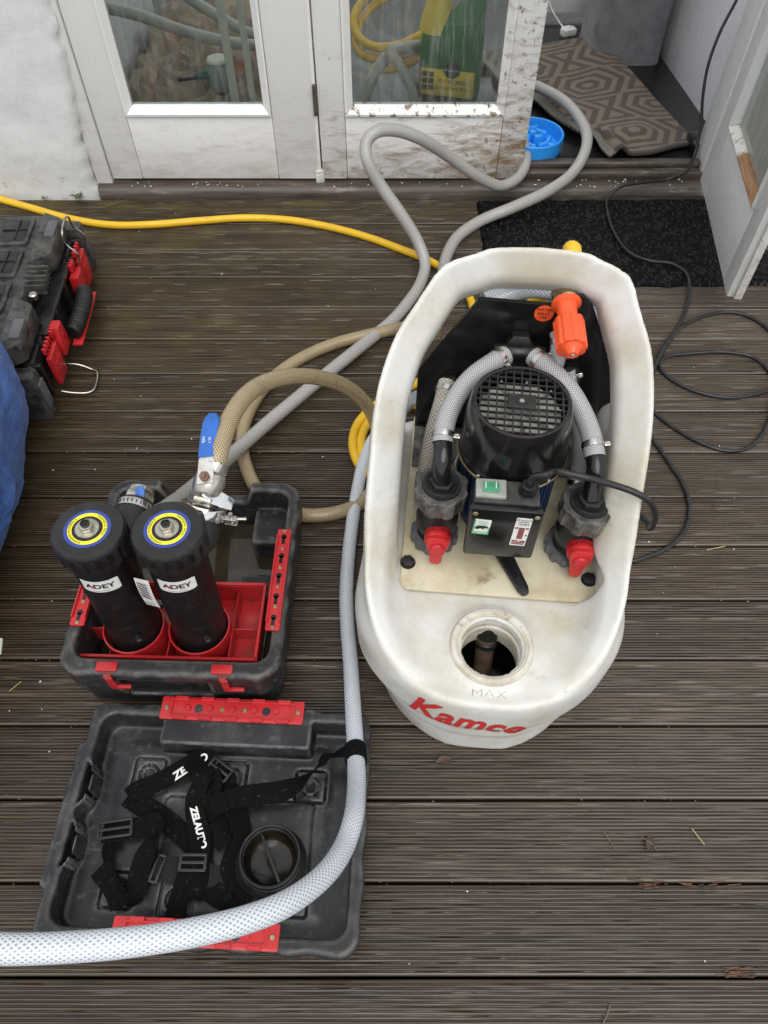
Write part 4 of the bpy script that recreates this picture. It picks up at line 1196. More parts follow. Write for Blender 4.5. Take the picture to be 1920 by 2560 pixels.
c_ = [gpos, gpos + Vector((.002, 0, .022)), gpos + Vector((.022, -.004, .036)), LZ(1200, 1018, .50), LZ(1260, 1030, .49), LZ(1320, 1046, .495), LZ(1370, 1063, .495), LZ(1400, 1081, .48), LZ(1413, 1104, .45), LZ(1413, 1126, .41), LZ(1404, 1141, .37), LZ(1396, 1128, .335), LZ(1380, 1112, .33), LZ(1355, 1100, .33)]
tube(bm, c_, .0062, 12, .008); obj('mains_cable', bm, M['cable'], mach)

# ball valves either side
def valve(x, y, zt_, txt, lean):
    r = bpy.data.objects.new('ball_valve', None); COL.objects.link(r); r.parent = mach; r.location = (x, y, PT); r.rotation_euler = (0, lean, 0)
    H = zt_ - PT
    def nut(z0, h, rad, mat, nm, n=9):
        bm = new(); out = []
        for k in range(n * 6):
            a = 2 * math.pi * k / (n * 6); rr = rad * (1.06 if k % 6 in (2, 3, 4) else .97)
            out.append((rr * math.cos(a), rr * math.sin(a)))
        prism(bm, out, z0, z0 + h, I4, .003); return obj(nm, bm, mat, r, 30)
    nut(0, .026, .046, M['grey_plastic'], 'lower_nut', 12)
    bm = new(); lathe(bm, [(.036, .026), (.034, .034), (.034, .04), (.04, .052), (.042, .075), (.04, .1), (.036, .108), (.037, H - .045)], 32, I4); obj('valve_body', bm, M['black'], r)
    nut(H - .052, .044, .049, M['black_worn'], 'union_nut', 8)
    bm = new(); lathe(bm, [(.0375, H - .009), (.0365, H - .004), (.03, H - .0045), (.0285, H - .002), (.025, H - .003)], 32, I4, True); obj('union_face', bm, M['rubber'], r)
    bm = new(); hexa(bm, .0245, H - .004, H + .008, I4, .002); obj('hex_nut', bm, M['black'], r)
    # red handle on the front
    Fm = frame((.004, -.036, .07), (0, -1, .12), (1, 0, 0))
    bm = new(); lathe(bm, [(.025, 0), (.026, .004), (.026, .022), (.024, .026)], 32, Fm, True); hd = obj('handle', bm, M['red'], r)
    bm = new(); prism(bm, [(-.021, .014), (-.0215, -.006), (-.013, -.03), (-.012, -.05), (-.006, -.057), (.006, -.057), (.012, -.05), (.013, -.03), (.0215, -.006), (.021, .014), (.012, .02), (-.012, .02)][::1], .022, .036, Fm, .004); obj('grip', bm, M['red'], hd)
    bm = new(); lathe(bm, [(.0135, .035), (.0145, .039), (.0125, .043)], 24, Fm @ TR(0, -.006, 0), True); obj('boss', bm, M['red'], hd)
    bm = new(); 
    def wrap(p):
        o = []
        for x_, y_ in p:
            a = x_ / .0262 + math.pi / 2; o.append(Fm @ Vector((.0266 * math.cos(a) * -1, .0266 * math.sin(a), .0135 - y_)))
        return o
    text_bm(bm, txt, .0105, cut=.004, fmap=lambda p: wrap([(-a, -b) for a, b in p])); obj('lettering', bm, M['ink'], hd)
    return r, H
vL, HL = valve(-.128, .348, .44, 'RECIRCULATE', .03)
vR, HR = valve(.144, .342, .425, 'CIRCULATE', .06)
# elbows, clamps and clear hoses up to the tee
def clampring(bm, p, t, r, w_=.011):
    F = frame(p, t); lathe(bm, [(r, -w_ / 2), (r + .0012, -w_ / 2), (r + .0016, 0), (r + .0012, w_ / 2), (r, w_ / 2)], 28, F)
    box(bm, (r + .006, 0, 0), (.012, .009, .009), F, .0015); cyl(bm, .0035, -.009, .009, 10, F @ TR(r + .006, 0, 0) @ RX(math.pi / 2), .001)
def elbow(v, H, ups):
    base = v.matrix_local @ Vector((0, 0, H + .004)) if False else Matrix.LocRotScale(v.location, v.rotation_euler, None) @ Vector((0, 0, H + .004))
    pts = [base] + ups; bm = new(); tube(bm, pts, .0168, 20, .006); obj('elbow_pipe', bm, M['gloss_black'], mach, 60); return pts[-1]
eL = elbow(vL, HL, [LZ(953, 1022, .462), LZ(955, 996, .482), LZ(957, 975, .492), LZ(956, 957, .497)])
eR = elbow(vR, HR, [LZ(1281, 1050, .45), LZ(1286, 1028, .468), LZ(1287, 1008, .48), LZ(1285, 988, .487)])
teeP = LV(1119, 765, .615)
hp = [
    ('hose_pump', [eL, LZ(957, 940, .503), LZ(966, 900, .515), LZ(988, 855, .53), LZ(1018, 818, .54), LZ(1055, 790, .545), LZ(1092, 768, .545)], .0195),
    ('hose_pump', [eR, LZ(1281, 962, .495), LZ(1272, 925, .505), LZ(1252, 880, .52), LZ(1225, 838, .535), LZ(1192, 803, .545), LZ(1152, 770, .545)], .0195),
    ('hose_dirty', [LZ(915, 1045, PT + .045), LZ(925, 990, .36), LZ(938, 930, .42), LZ(955, 870, .46), LZ(965, 826, .475)], .0175),
    ('hose_pump', [LZ(1222, 800, .5), LZ(1232, 850, .46), LZ(1250, 910, .42), LZ(1256, 965, .38), LZ(1252, 1010, .34), LZ(1240, 1062, PT + .05)], .018),
    ('hose_pump', [LZ(1206, 718, .575), LZ(1208, 748, .56), LZ(1200, 785, .535), LZ(1186, 818, .51)], .0165)]
for mt_, pts, r in hp:
    bm = new(); c_ = tube(bm, pts, r, 18, .008); obj('braided_hose', bm, M[mt_], mach, 60)
    n = len(c_)
    for i in ((2, n - 3) if r > .017 else (2,)):
        bm = new(); clampring(bm, c_[i], c_[i + 1] - c_[i - 1], r + .0004); obj('hose_clamp', bm, M['steel'], mach, 40)
bm = new()                                             # manifold tee behind the motor
hexa(bm, .03, -.012, .02, frame(teeP + Vector((0, .012, .012)), (0, -1, .35)), .003); tube(bm, [teeP + Vector((-.05, -.012, .008)), teeP + Vector((0, 0, .004)), teeP + Vector((.05, -.012, .008))], .0185, 16, .01)
tube(bm, [teeP + Vector((0, .0, 0)), teeP + Vector((0, -.01, -.06))], .017, 14, .02); obj('manifold_tee', bm, M['black'], mach)

# black back plate with foot flange
BP = .648
bpo = bpy.data.objects.new('back_plate', None); COL.objects.link(bpo); bpo.parent = mach
def q(x, y): p = LV(x, y, BP); return (p.x, p.z)
out = [(-.187, PT), q(903, 800), q(1036, 646), q(1195, 660), q(1212, 640), q(1262, 640), q(1280, 660), q(1338, 835), q(1300, 985), (.21, PT)]
bm = new(); prism(bm, out[::-1], 0, .009, TR(0, BP + .009, 0) @ RX(math.pi / 2), .0015); obj('plate', bm, M['gloss_black'], bpo)
bm = new(); box(bm, (.0, BP - .062, PT + .0045), (.372, .115, .008), bev=.0015); ft = obj('foot_flange', bm, M['black_worn'], bpo)
for x, y in ((-.15, BP - .05), (.15, BP - .05)):
    bm = new(); hexa(bm, .013, PT + .009, PT + .02, TR(x, y, 0), .002); obj('bolt', bm, M['rubber'], bpo)
for nm, (x, y), r in (('bulkhead_nut', (968, 826), .028), ('bulkhead_nut', (1232, 806), .024)):
    p = LV(x, y, BP); bm = new(); hexa(bm, r, 0, .016, frame(p, (0, -1, 0)), .003); cyl(bm, r * .75, .016, .03, 20, frame(p, (0, -1, 0)), .003); obj(nm, bm, M['rubber'], bpo)
st = LV(1175, 677, BP - .001)
bm = new(); cyl(bm, .0185, 0, .0012, 32, frame(st, (0, -1, 0))); dsc = obj('sticker', bm, M['orange'], bpo)
bm = new(); Mx = frame(st + Vector((0, -.0017, 0)), (0, -1, 0))
for k, s in enumerate(('WATER', 'INLET', 'TAP')): text_bm(bm, s, .0088, Mx @ TR(0, .0092 - .0092 * k, 0), bold=.0001)
obj('lettering', bm, M['ink'], dsc)
# orange tap
tp = LV(1223, 655, BP); te = LV(1236, 762, BP - .115); td = (te - tp).normalized()
Tm = frame(tp, td); Lt = (te - tp).length
tap = bpy.data.objects.new('tap', None); COL.objects.link(tap); tap.parent = bpo
bm = new(); lathe(bm, [(.0275, 0), (.028, .003), (.0245, .006), (.02, .008), (.0185, .02), (.0185, .05)], 36, Tm, True); obj('tap_stem', bm, M['orange'], tap)
bm = new(); out = []
for k in range(60):
    a = 2 * math.pi * k / 60; rr = .0285 if k % 6 < 4 else .0262; out.append((rr * math.cos(a), rr * math.sin(a)))
prism(bm, out, .044, Lt - .008, Tm, .0025); lathe(bm, [(.022, Lt - .0085), (.016, Lt - .004), (.0125, Lt + .001), (.0095, Lt + .005), (.009, Lt + .006)], 28, Tm, True); obj('tap_knob', bm, M['orange'], tap, 28)
bm = new(); cyl(bm, .0042, Lt + .005, Lt + .008, 16, Tm, .001); obj('screw', bm, M['steel'], tap)
# pipework behind the plate
bp2 = BP + .03
bm = new(); p = LV(1228, 622, bp2); F = frame(p + Vector((0, -.02, -.02)), (0, 1, .1)); cyl(bm, .026, 0, .05, 20, F, .003); hexa(bm, .03, .015, .032, F, .003); hexa(bm, .027, .05, .075, F, .003); obj('brass_union', bm, M['brass'], mach)
pa = LV(1236, 540, .76)
bm = new(); tube(bm, [LV(1232, 612, .71), LV(1236, 575, .735), pa, pa + Vector((.0, .03, -.05)), pa + Vector((-.05, .06, -.2))], .018, 14, .01); obj('yellow_tail', bm, M['yellow'], mach, 60)
bm = new(); tube(bm, [LV(1205, 628, .70), LV(1160, 621, .71), LV(1120, 626, .715), LV(1085, 640, .705), LV(1045, 652, .69)], .0205, 16, .01); obj('braided_hose', bm, M['hose_white'], mach, 60)
bm = new(); tube(bm, [LV(1252, 640, .70), LV(1275, 670, .70), LV(1300, 720, .70), LV(1326, 790, .695), LV(1328, 840, .69), LV(1312, 900, .68), LV(1292, 960, .67), LV(1286, 1010, .665)], .0185, 16, .01); obj('braided_hose', bm, M['hose_white'], mach, 60)
# ------------------------------------------------------------------ lower case holding the filters
BX, BY, BYAW = -.421, .821, math.radians(-1.6)
case = thing('tool_case', 'open black tool case holding two magnetic filters and murky water', 'tool case', (BX, BY, 0), BYAW)
CW = TR(BX, BY, 0) @ RZ(BYAW); CWI = CW.inverted()
def CZ(x, y, z): return CWI @ P(x, y, z)
hxB, hyB, RIM = .222, .243, .168
def case_sdf(x, y, z):
    # scalloped outer wall
    px, py = np.abs(x), np.abs(y)
    sc1 = .0014 * np.cos(y * 2 * math.pi / .072) * sstep(hxB - .05, hxB - .01, px) + .0012 * np.cos(x * 2 * math.pi / .06) * sstep(hyB - .05, hyB - .01, py)
    o = rbox2(x, y, hxB, -hyB, hyB, .05, .045) - sc1 * sstep(.03, .12, z)
    o = o + .012 * sstep(.1, .02, z)
    # back wall dips in the middle
    top = RIM - .05 * sstep(.11, .085, np.abs(x - .0)) * sstep(.12, .17, y)
    # carry recess at the front
    rec = np.maximum(np.maximum(np.abs(x + .015) - .09, np.abs(z - .09) - .045), y + hyB - .022)
    d = smax(smax(o, z - top, .014), -z, .006)
    d = smax(d, -rec, .008)
    inn = rbox2(x, y, hxB - .026, -hyB + .036, hyB - .028, .03, .03)
    d = smax(d, -smax(inn, .024 - z, .012), .01)
    # corner pockets at the back stand higher and wider
    for sx in (-1, 1):
        pk = np.maximum(np.hypot(x - sx * .165, y - .19) - .068, np.abs(z - .11) - .062)
        ins = np.maximum(np.hypot(x - sx * .165, y - .19) - .052, .05 - z)
    # two ribs on the floor and a step at the back
    for k in (-.06, .05, .1):
        rb = np.maximum(np.hypot(np.maximum(np.abs(y - .1) - .05, 0), x - k) - .006, np.abs(z - .024) - .007)
        d = smin(d, rb, .004)
    st = smax(rbox2(x - .155, y - .165, .045, -.05, .05, .012, .012), z - .1, .01)
    d = smin(d, np.maximum(st, -z), .008)
    st2 = smax(rbox2(x - .14, y - .035, .05, -.03, .03, .01, .01), z - .045, .008)
    d = smin(d, np.maximum(st2, -z), .006)
    return d
Vc, Fc = sdf_mesh(case_sdf, (-.25, -.27, -.012), (.25, .27, .19), .0046)
obj_np('shell', Vc, Fc, M['black_worn'], case, 50)
bm = new(); box(bm, (0, .004, .036), (.385, .41, .002)); w_ = obj('murky_water', bm, M['murky'], case)
# red latches at the front
def case_latch(xpx, ypx, inner):
    p = CZ(xpx, ypx, .17); r = obj('latch', (lambda b: (box(b, (0, 0, .004), (.042, .02, .008), I4, .002), box(b, (.003, -.014, -.002), (.015, .014, .008), I4, .002), box(b, (.006, -.021, -.022), (.015, .006, .045), I4, .002), box(b, (.02, -.02, -.045), (.04, .008, .01), I4, .002), b)[-1])(new()), M['red_dirty'], case)
    r.location = (p.x, -hyB + .016, RIM - .004)
case_latch(220, 1478, 0); case_latch(472, 1488, 0)
# red key-hole strips along both sides
def strip(x, y0, y1, name='keyhole_strip'):
    L = y1 - y0; bm = new(); n = 5
    Ms = TR(x, (y0 + y1) / 2, RIM + .002)
    prism(bm, rrect(.03, L, .003, 2), 0, .006, Ms, .0015)
    for s in (-1, 1): box(bm, (s * .0135, 0, .0085), (.003, L * .86, .005), Ms)
    s_ = obj(name, bm, M['red'], case)
    for k in range(n):
        bm = new(); y = -L / 2 + L * (k + .5) / n; cyl(bm, .0062, .0062, .0068, 14, Ms @ TR(0, y + .004, 0)); box(bm, (0, y - .006, .0065), (.007, .018, .0006), Ms)
        obj('keyhole', bm, M['gloss_black'], s_)
    for k in range(n + 1):
        bm = new(); y = -L / 2 + .006 + (L - .012) * k / n; cyl(bm, .0042, .006, .0078, 12, Ms @ TR(0, y, 0), .0008)
        obj('screw', bm, M['brass'], s_)
a = CZ(609, 1143, .175); b = CZ(574, 1361, .175)
strip(.199, b.y, a.y); strip(-.199, b.y - .0, a.y)
# red divider tray
tray = thing('divider_tray', 'red plastic divider tray with two round cups in the open case', 'tray', CW @ Vector((-.022, -.098, .052)), BYAW)
tw, td_ = .365, .172
bm = new(); zt_ = .072; th_ = .0045
def wallb(x0, y0, x1, y1, h0=0., h1=zt_, t=th_):
    L = math.hypot(x1 - x0, y1 - y0); box(bm, (L / 2, 0, (h0 + h1) / 2), (L + t, t, h1 - h0), TR(x0, y0, 0) @ RZ(math.atan2(y1 - y0, x1 - x0)), .0012, 1)
X, Y = tw / 2, td_ / 2
wallb(-X, -Y, X, -Y); wallb(-X, Y, X, Y); wallb(-X, -Y, -X, Y); wallb(X, -Y, X, Y)
obj('tray_wall', bm, M['red_dirty'], tray)
for a_ in ((-.002, -Y, -.002, Y, 0, .06, .003), (.125, -Y, .125, Y, 0, .056, .003), (-X, -.015, -.14, -.015, 0, .056, .003), (.1, -.01, X, -.01, 0, .056, .003), (-.125, -Y, -.125, -.06, 0, .05, .003)):
    bm = new(); wallb(*a_); obj('divider', bm, M['red_dirty'], tray)
bm = new(); box(bm, (.06, 0, .006), (tw * .6, td_, .004)); obj('tray_floor', bm, M['red_dirty'], tray)
bm = new(); wallb(-X - .004, -Y - .002, X + .004, -Y - .002, .062, .078, .007); wallb(-X - .003, -Y, -X - .003, Y, .062, .078, .007); wallb(X + .003, -Y, X + .003, Y, .062, .078, .007); wallb(-X, Y + .002, X, Y + .002, .062, .078, .007); obj('tray_lip', bm, M['red'], tray)
FP = [Vector((-.505, .708)), Vector((-.369, .708))]
FB = [Vector((-.522, .703)), Vector((-.385, .701))]
TI = (TR(*tray.location) @ RZ(BYAW)).inverted()
for i in range(2):
    c = TI @ Vector((FB[i].x, FB[i].y, .03)); bm = new()
    lathe(bm, [(.06, 0), (.0615, .02), (.0635, .085), (.0605, .0855), (.058, .02)], 40, TR(c.x, c.y, 0)); obj('cup', bm, M['red'], tray)

# magnetic filters
def filt(i, lab):
    b = Vector((FB[i].x, FB[i].y, .034)); tp_ = Vector((FP[i].x, FP[i].y, .487)); ax = (tp_ - b); H = ax.length
    t = thing('magnetic_filter', lab, 'filter', b, 0, 'black magnetic filters standing in the tray')
    t.rotation_euler = frame((0, 0, 0), ax).to_euler()
    bm = new(); lathe(bm, [(.045, .0), (.052, .004), (.0535, .012), (.0535, .38), (.055, .384), (.055, .4)], 48, I4, False, True); body = obj('canister', bm, M['canister'], t)
    bm = new(); out = []; n = 18
    for k in range(n * 6):
        a = 2 * math.pi * k / (n * 6); out.append(((.0635 if k % 6 < 4 else .0585) * math.cos(a), (.0635 if k % 6 < 4 else .0585) * math.sin(a)))
    prism(bm, out, H - .05, H - .012, I4, .002); lathe(bm, [(.062, H - .014), (.0633, H - .011), (.0627, H - .005), (.059, H), (.05, H + .001)], 64, I4, True); capo = obj('cap', bm, M['rubber'], t, 35)
    bm = new(); lathe(bm, [(.0395, H + .0014), (.039, H + .0014), (.039, H + .001)], 64, I4); lathe(bm, [(.0265, H + .0015), (.0315, H + .0015)], 48, I4) if False else None
    lathe(bm, [(.0315, H + .0015), (.039, H + .0015)], 64, I4); obj('blue_ring', bm, M['ring_blue'], capo)
    bm = new(); lathe(bm, [(0.0258, H + .0017), (.033, H + .0017)], 64, I4); obj('yellow_ring', bm, M['ring_yellow'], capo)
    bm = new()
    def ringtxt(s, a0):
        V, F = text_geo(s, .0062); 
        def fm(p):
            o = []
            for x, y in p:
                a = math.radians(a0) - x / .0296; r = .0296 + y; o.append(Vector((r * math.cos(a), r * math.sin(a), H + .0021)))
            return o
        text_bm(bm, s, .0062, fmap=fm)
    ringtxt('WARNING POWERFUL', 200); ringtxt('MAGNETIC FIELD', 20); obj('lettering', bm, M['ink'], capo)
    bm = new(); lathe(bm, [(.0205, H + .001), (.0205, H + .003), (.0198, H + .004), (.0125, H + .0042)], 40, I4, True); obj('washer', bm, M['nickel'], t)
    bm = new(); hexa(bm, .0125, H + .004, H + .014, RZ(.3), .0015); obj('bleed_nut', bm, M['nickel'], t)
    bm = new(); lathe(bm, [(.0075, H + .014), (.008, H + .018), (.0062, H + .0185), (.0058, H + .0165)], 24, TR(0, 0, 0), True); box(bm, (0, 0, H + .0175), (.0022, .0075, .002), RZ(.2)); obj('bleed_screw', bm, M['rubber'], t)
    def wrapc(p, a0, z0, r=.0539):
        o = []
        for x, y in p:
            a = a0 + x / r; o.append(Vector((r * math.cos(a), r * math.sin(a), z0 + y)))
        return o
    a0 = math.radians(-84); z0 = .35
    bm = new(); lw, lh = .07, .036; g = []
    for ix in range(15):
        x = -lw / 2 + lw * ix / 14; r_ = []
        for iy in range(3):
            yy = -lh / 2 + lh * iy / 2
            if ix in (0, 14): yy *= .88
            r_.append(bm.verts.new(wrapc([(x, yy)], a0, z0)[0]))
        g.append(r_)
    for ix in range(14):
        for iy in range(2): bm.faces.new((g[ix][iy], g[ix + 1][iy], g[ix + 1][iy + 1], g[ix][iy + 1]))
    lab_ = obj('name_sticker', bm, M['white_label'], t)
    bm = new(); text_bm(bm, 'ADEY', .021, cut=.006, bold=.0006, stretch=(.98, .9), fmap=lambda p: wrapc(p, a0, z0 + .001, .0543)); text_bm(bm, 'magnetic filtration', .0042, cut=.006, fmap=lambda p: wrapc(p, a0, z0 - .0128, .0543)); obj('lettering', bm, M['ink'], lab_)
    bm = new(); text_bm(bm, '\u25c6' if False else 'v', .014, cut=.006, bold=.0008, fmap=lambda p: wrapc([(x - .0125, y + .0005) for x, y in p], a0, z0, .0544)); obj('red_mark', bm, M['ink_red'], lab_)
    bm = new(); cyl(bm, .0075, 0, .018, 16, frame((.052 * math.cos(math.radians(-62)), .052 * math.sin(math.radians(-62)), .15), (.47, -.88, 0)), .003); obj('stub', bm, M['black'], t)
    bm = new(); box(bm, (0, -.0575, .065), (.006, .012, .05), bev=.001); obj('cable_tie', bm, M['black'], t)
    return t, H
f1, H1 = filt(0, 'black magnetic filter canister at the left with a steel band behind its cap')
f2, H2 = filt(1, 'black magnetic filter canister at the right carrying the blue levered valve')
# paper tag hanging between
p0 = P(320, 1205, .36)
bm = new(); prev = None
for k in range(9):
    z = -.095 * k / 8; y = .012 * (k / 8) ** 2; r_ = [bm.verts.new((-.014, y, z)), bm.verts.new((.014, y + .003, z))]
    if prev: bm.faces.new((prev[0], prev[1], r_[1], r_[0]))
    prev = r_
o = tag(obj('paper_tag', bm, M['white_label']), 'white paper tag with small print hanging between the two filters', 'tag'); o.location = (p0.x + .004, .668, .385); o.rotation_euler = (-.15, 0, -.35)
bm = new()
for k in range(7): box(bm, (0, -.0012 + .012 * ((k * .008 + .012) / .095) ** 2 * .9, -.012 - .0075 * k), (.021, .0006, .0018))
text_bm(bm, 'ADEY', .0095, TR(0, .006, -.08) @ RX(math.pi / 2)); obj('lettering', bm, M['ink'], o)
# couplings and valves at the filter heads (parts of each filter, in world axes)
def part(name, bm, mat, root, ang=40, lab=None):
    o = obj(name, bm, mat, None, ang); o.parent = root
    o.matrix_parent_inverse = (Matrix.LocRotScale(root.location, root.rotation_euler, None)).inverted(); 
    if lab: o['label'] = lab
    return o
# left: side branch to the back with perforated steel band and the far blue lever
Bc = P(292, 1100, .405); A0 = Vector((-.475, .735, .4)); A1 = Vector((Bc.x, Bc.y, .405)); ad = (A1 - A0).normalized()
bm = new(); tube(bm, [Vector((-.5, .708, .395)), A0, A1 + ad * .012], .0318, 24, .02); part('side_branch', bm, M['rubber'], f1)
bm = new(); F = frame(A1, ad); lathe(bm, [(.0322, -.007), (.034, -.007), (.0344, 0), (.034, .007), (.0322, .007)], 40, F); bnd = part('band_clamp', bm, M['steel'], f1)
bm = new()
for k in range(26): box(bm, (.0344, 0, 0), (.0008, .002, .007), F @ RZ(2 * math.pi * k / 26))
o_ = obj('slot', bm, M['ink']); o_.parent = bnd
bm = new(); hexa(bm, .029, .012, .03, F, .004); cyl(bm, .024, .03, .045, 24, F, .004); part('valve_body', bm, M['nickel'], f1)
bm = new(); prism(bm, [(-.008, -.015), (.008, -.015), (.009, .016), (.005, .024), (-.005, .024), (-.009, .016)], -.003, .003, frame(P(303, 1078, .425), (0, -.6, .8), (1, 0, 0)) , .002); part('lever', bm, M['blue_lever'], f1)
# right: chrome clamp, valve body, lever
B0 = Vector((-.335, .745, .41)); B1 = P(440, 1092, .43); B2 = P(446, 1062, .45); B3 = P(456, 1030, .468); B4 = P(466, 1006, .485)
bm = new(); tube(bm, [Vector((-.369, .71, .41)), B0, B1 + Vector((-.005, -.02, -.01))], .034, 24, .02); part('side_branch', bm, M['rubber'], f2)
bm = new(); F = frame(B1 + Vector((0, -.008, -.004)), B2 - B1); lathe(bm, [(.03, -.012), (.041, -.011), (.0425, -.004), (.0425, .004), (.041, .011), (.03, .012)], 40, F); part('clamp_ring', bm, M['chrome'], f2)
bm = new(); cq = P(482, 1118, .42)
for d in (0, .014): box(bm, (0, 0, -d), (.05, .012, .004), TR(*cq) @ RZ(-.15), .001); 
cyl(bm, .004, -.02, .012, 12, TR(cq.x + .015, cq.y, cq.z)); cyl(bm, .0035, -.03, .03, 12, TR(cq.x + .012, cq.y, cq.z - .005) @ RY(math.pi / 2)); part('clamp_bolt', bm, M['steel'], f2)
bm = new(); prism(bm, [(-.012, -.03), (.012, -.03), (.016, .01), (.008, .032), (-.008, .032), (-.016, .01)], 0, .007, frame(P(470, 1078, .445), (.6, -.35, .7), (0, 1, 0)), .003); part('wing_nut', bm, M['chrome'], f2)
bm = new(); F = frame(B1, B2 - B1); hexa(bm, .03, 0, .022, F, .003); F2 = frame(B2, B3 - B2); lathe(bm, [(.022, -.012), (.027, 0), (.0285, .018), (.026, .034), (.022, .04)], 28, F2, True, True); hexa(bm, .0255, .036, .062, F2, .003); part('valve_body', bm, M['nickel'], f2)
bm = new(); L0 = P(444, 1030, .495); L1 = P(446, 988, .505); L2 = P(452, 940, .512); L3 = P(461, 896, .52)
nrm = Vector((-.12, -.45, .88))
def flat(bm, pts, w0, w1, th_):
    c = spline(pts, .006); prev = None
    for i, p in enumerate(c):
        t_ = (c[min(i + 1, len(c) - 1)] - c[max(i - 1, 0)]).normalized(); s = t_.cross(nrm).normalized(); f = i / (len(c) - 1); w_ = (w0 * (1 - f) + w1 * f)
        if i > len(c) - 4: w_ *= (.93, .8, .5)[i - (len(c) - 3)] if i >= len(c) - 3 else 1
        n_ = s.cross(t_).normalized()
        r_ = ring(bm, [p + s * (a * w_) + n_ * (b * th_) for a, b in ((-.5, -.3), (-.5, .3), (-.38, .5), (.38, .5), (.5, .3), (.5, -.3), (.38, -.5), (-.38, -.5))])
        if prev: bridge(bm, prev, r_)
        else: cap(bm, r_, True)
        prev = r_
    cap(bm, prev)
flat(bm, [L1, L2, L3], .029, .031, .012); lev = part('lever', bm, M['blue_lever'], f2, 50)
bm = new(); flat(bm, [L0 + (L0 - L1) * .35, L0, L1, L1 + (L2 - L1) * .12], .03, .027, .004); part('lever_tang', bm, pbr('worn_chrome', (.7, .68, .64), .22, (.45, .4, .33), 40, metal=.7), f2)
bm = new(); F = frame(L0, nrm); hexa(bm, .0095, .002, .01, F, .0015); cyl(bm, .005, .01, .014, 12, F); part('lever_nut', bm, pbr('rusty_nut', (.22, .13, .09), .6, (.12, .06, .04), 80, metal=.4), f2)
bm = new(); Mx = frame(L2 + (L1 - L2) * .35 + nrm * .0068, nrm, (L1 - L2)); text_bm(bm, 'OPEN', .008, Mx @ RZ(math.pi) @ TR(0, .006, 0)); text_bm(bm, 'PN 25', .007, Mx @ RZ(math.pi) @ TR(0, -.005, 0)); part('lettering', bm, M['ink_white'], f2)
bm = new(); F = frame(B4, P(472, 988, .495) - B4); lathe(bm, [(.0205, -.008), (.022, -.008), (.0225, 0), (.022, .008), (.0205, .008)], 28, F); part('hose_clamp', bm, M['steel'], f2)

# ------------------------------------------------------------------ upturned lid
LX, LY, LYAW = -.314, .336, math.radians(-2.6)
lid = thing('case_lid', 'upturned black tool case lid with straps and a screw cap lying in it', 'lid', (LX, LY, 0), LYAW)
LW = TR(LX, LY, 0) @ RZ(LYAW); LWI = LW.inverted()
def DZp(x, y, z): return LWI @ P(x, y, z)
hxL, hyL, LR = .281, .212, .08
def lid_sdf(x, y, z):
    sc1 = .002 * np.cos(x * 2 * math.pi / .08) * sstep(hyL - .05, hyL - .01, np.abs(y)) + .002 * np.cos(y * 2 * math.pi / .1) * sstep(hxL - .05, hxL - .01, x)
    # left side steps in where the case's handle sits
    notch = .024 * sstep(.09, .115, np.abs(y - .0)) * sstep(-hxL + .06, -hxL + .02, x)
    o = rbox2(x + .008, y, hxL + .008, -hyL, hyL, .035, .04) - sc1
    o = smax(o, -(x + hxL + .003 + .013 * sstep(.135, .12, np.abs(y))), .008)
    o = o + .01 * sstep(.05, .0, z)
    d = smax(smax(o, z - LR, .01), -z, .006)
    inn = rbox2(x + .002, y, hxL - .022, -hyL + .026, hyL - .024, .03, .03)
    inn = inn - .006 * sstep(.1, .09, np.abs(y)) * sstep(-.2, -.24, x)
    inn = smax(inn, .016 + .004 * sstep(-.225, -.19, x) * sstep(.215, .19, x) * sstep(.165, .14, np.abs(y)) - z, .01)
    d = smax(d, -inn, .01)
    # step carrying the top strip
    stp = smax(rbox2(x - .012, y - .165, .15, -.03, .06, .006, .006), z - LR + .002, .006)
    d = smin(d, np.maximum(stp, np.maximum(-z, o)), .008)
    # square pads with round dimples, panel outline
    for cx, cy in ((-.16, .09), (.005, .09), (.165, .08), (.15, -.12), (-.06, -.13), (-.17, -.12)):
        pr_ = rbox2(x - cx, y - cy, .03, -.03, .03, .008, .008)
        d = smax(d, -(np.maximum(np.abs(pr_) - .0025, .012 - z)), .003)
        rr = np.hypot(x - cx, y - cy)
        d = smax(d, -(np.maximum(np.abs(rr - .018) - .0022, .014 - z)), .003)
        d = smax(d, -(np.maximum(rr - .01, .016 - z)), .003)
    pn = rbox2(x - .03, y + .015, .145, -.065, .065, .01, .01)
    d = smax(d, -(np.maximum(np.abs(pn) - .0018, .0165 - z)), .003)
    # two bowed ribs on the left wall
    for cy in (.055, -.055):
        e = np.maximum(np.abs(np.hypot((x + hxL - .008) / .022, (y - cy) / .045) - 1) * .022 - .0015, np.abs(z - .045) - .03)
        d = smin(d, np.maximum(e, -(x + hxL - .012)), .004)
    return d
Vl, Fl = sdf_mesh(lid_sdf, (-.315, -.235, -.01), (.305, .235, .095), .004)
obj_np('shell', Vl, Fl, M['lid_black'], lid, 50)
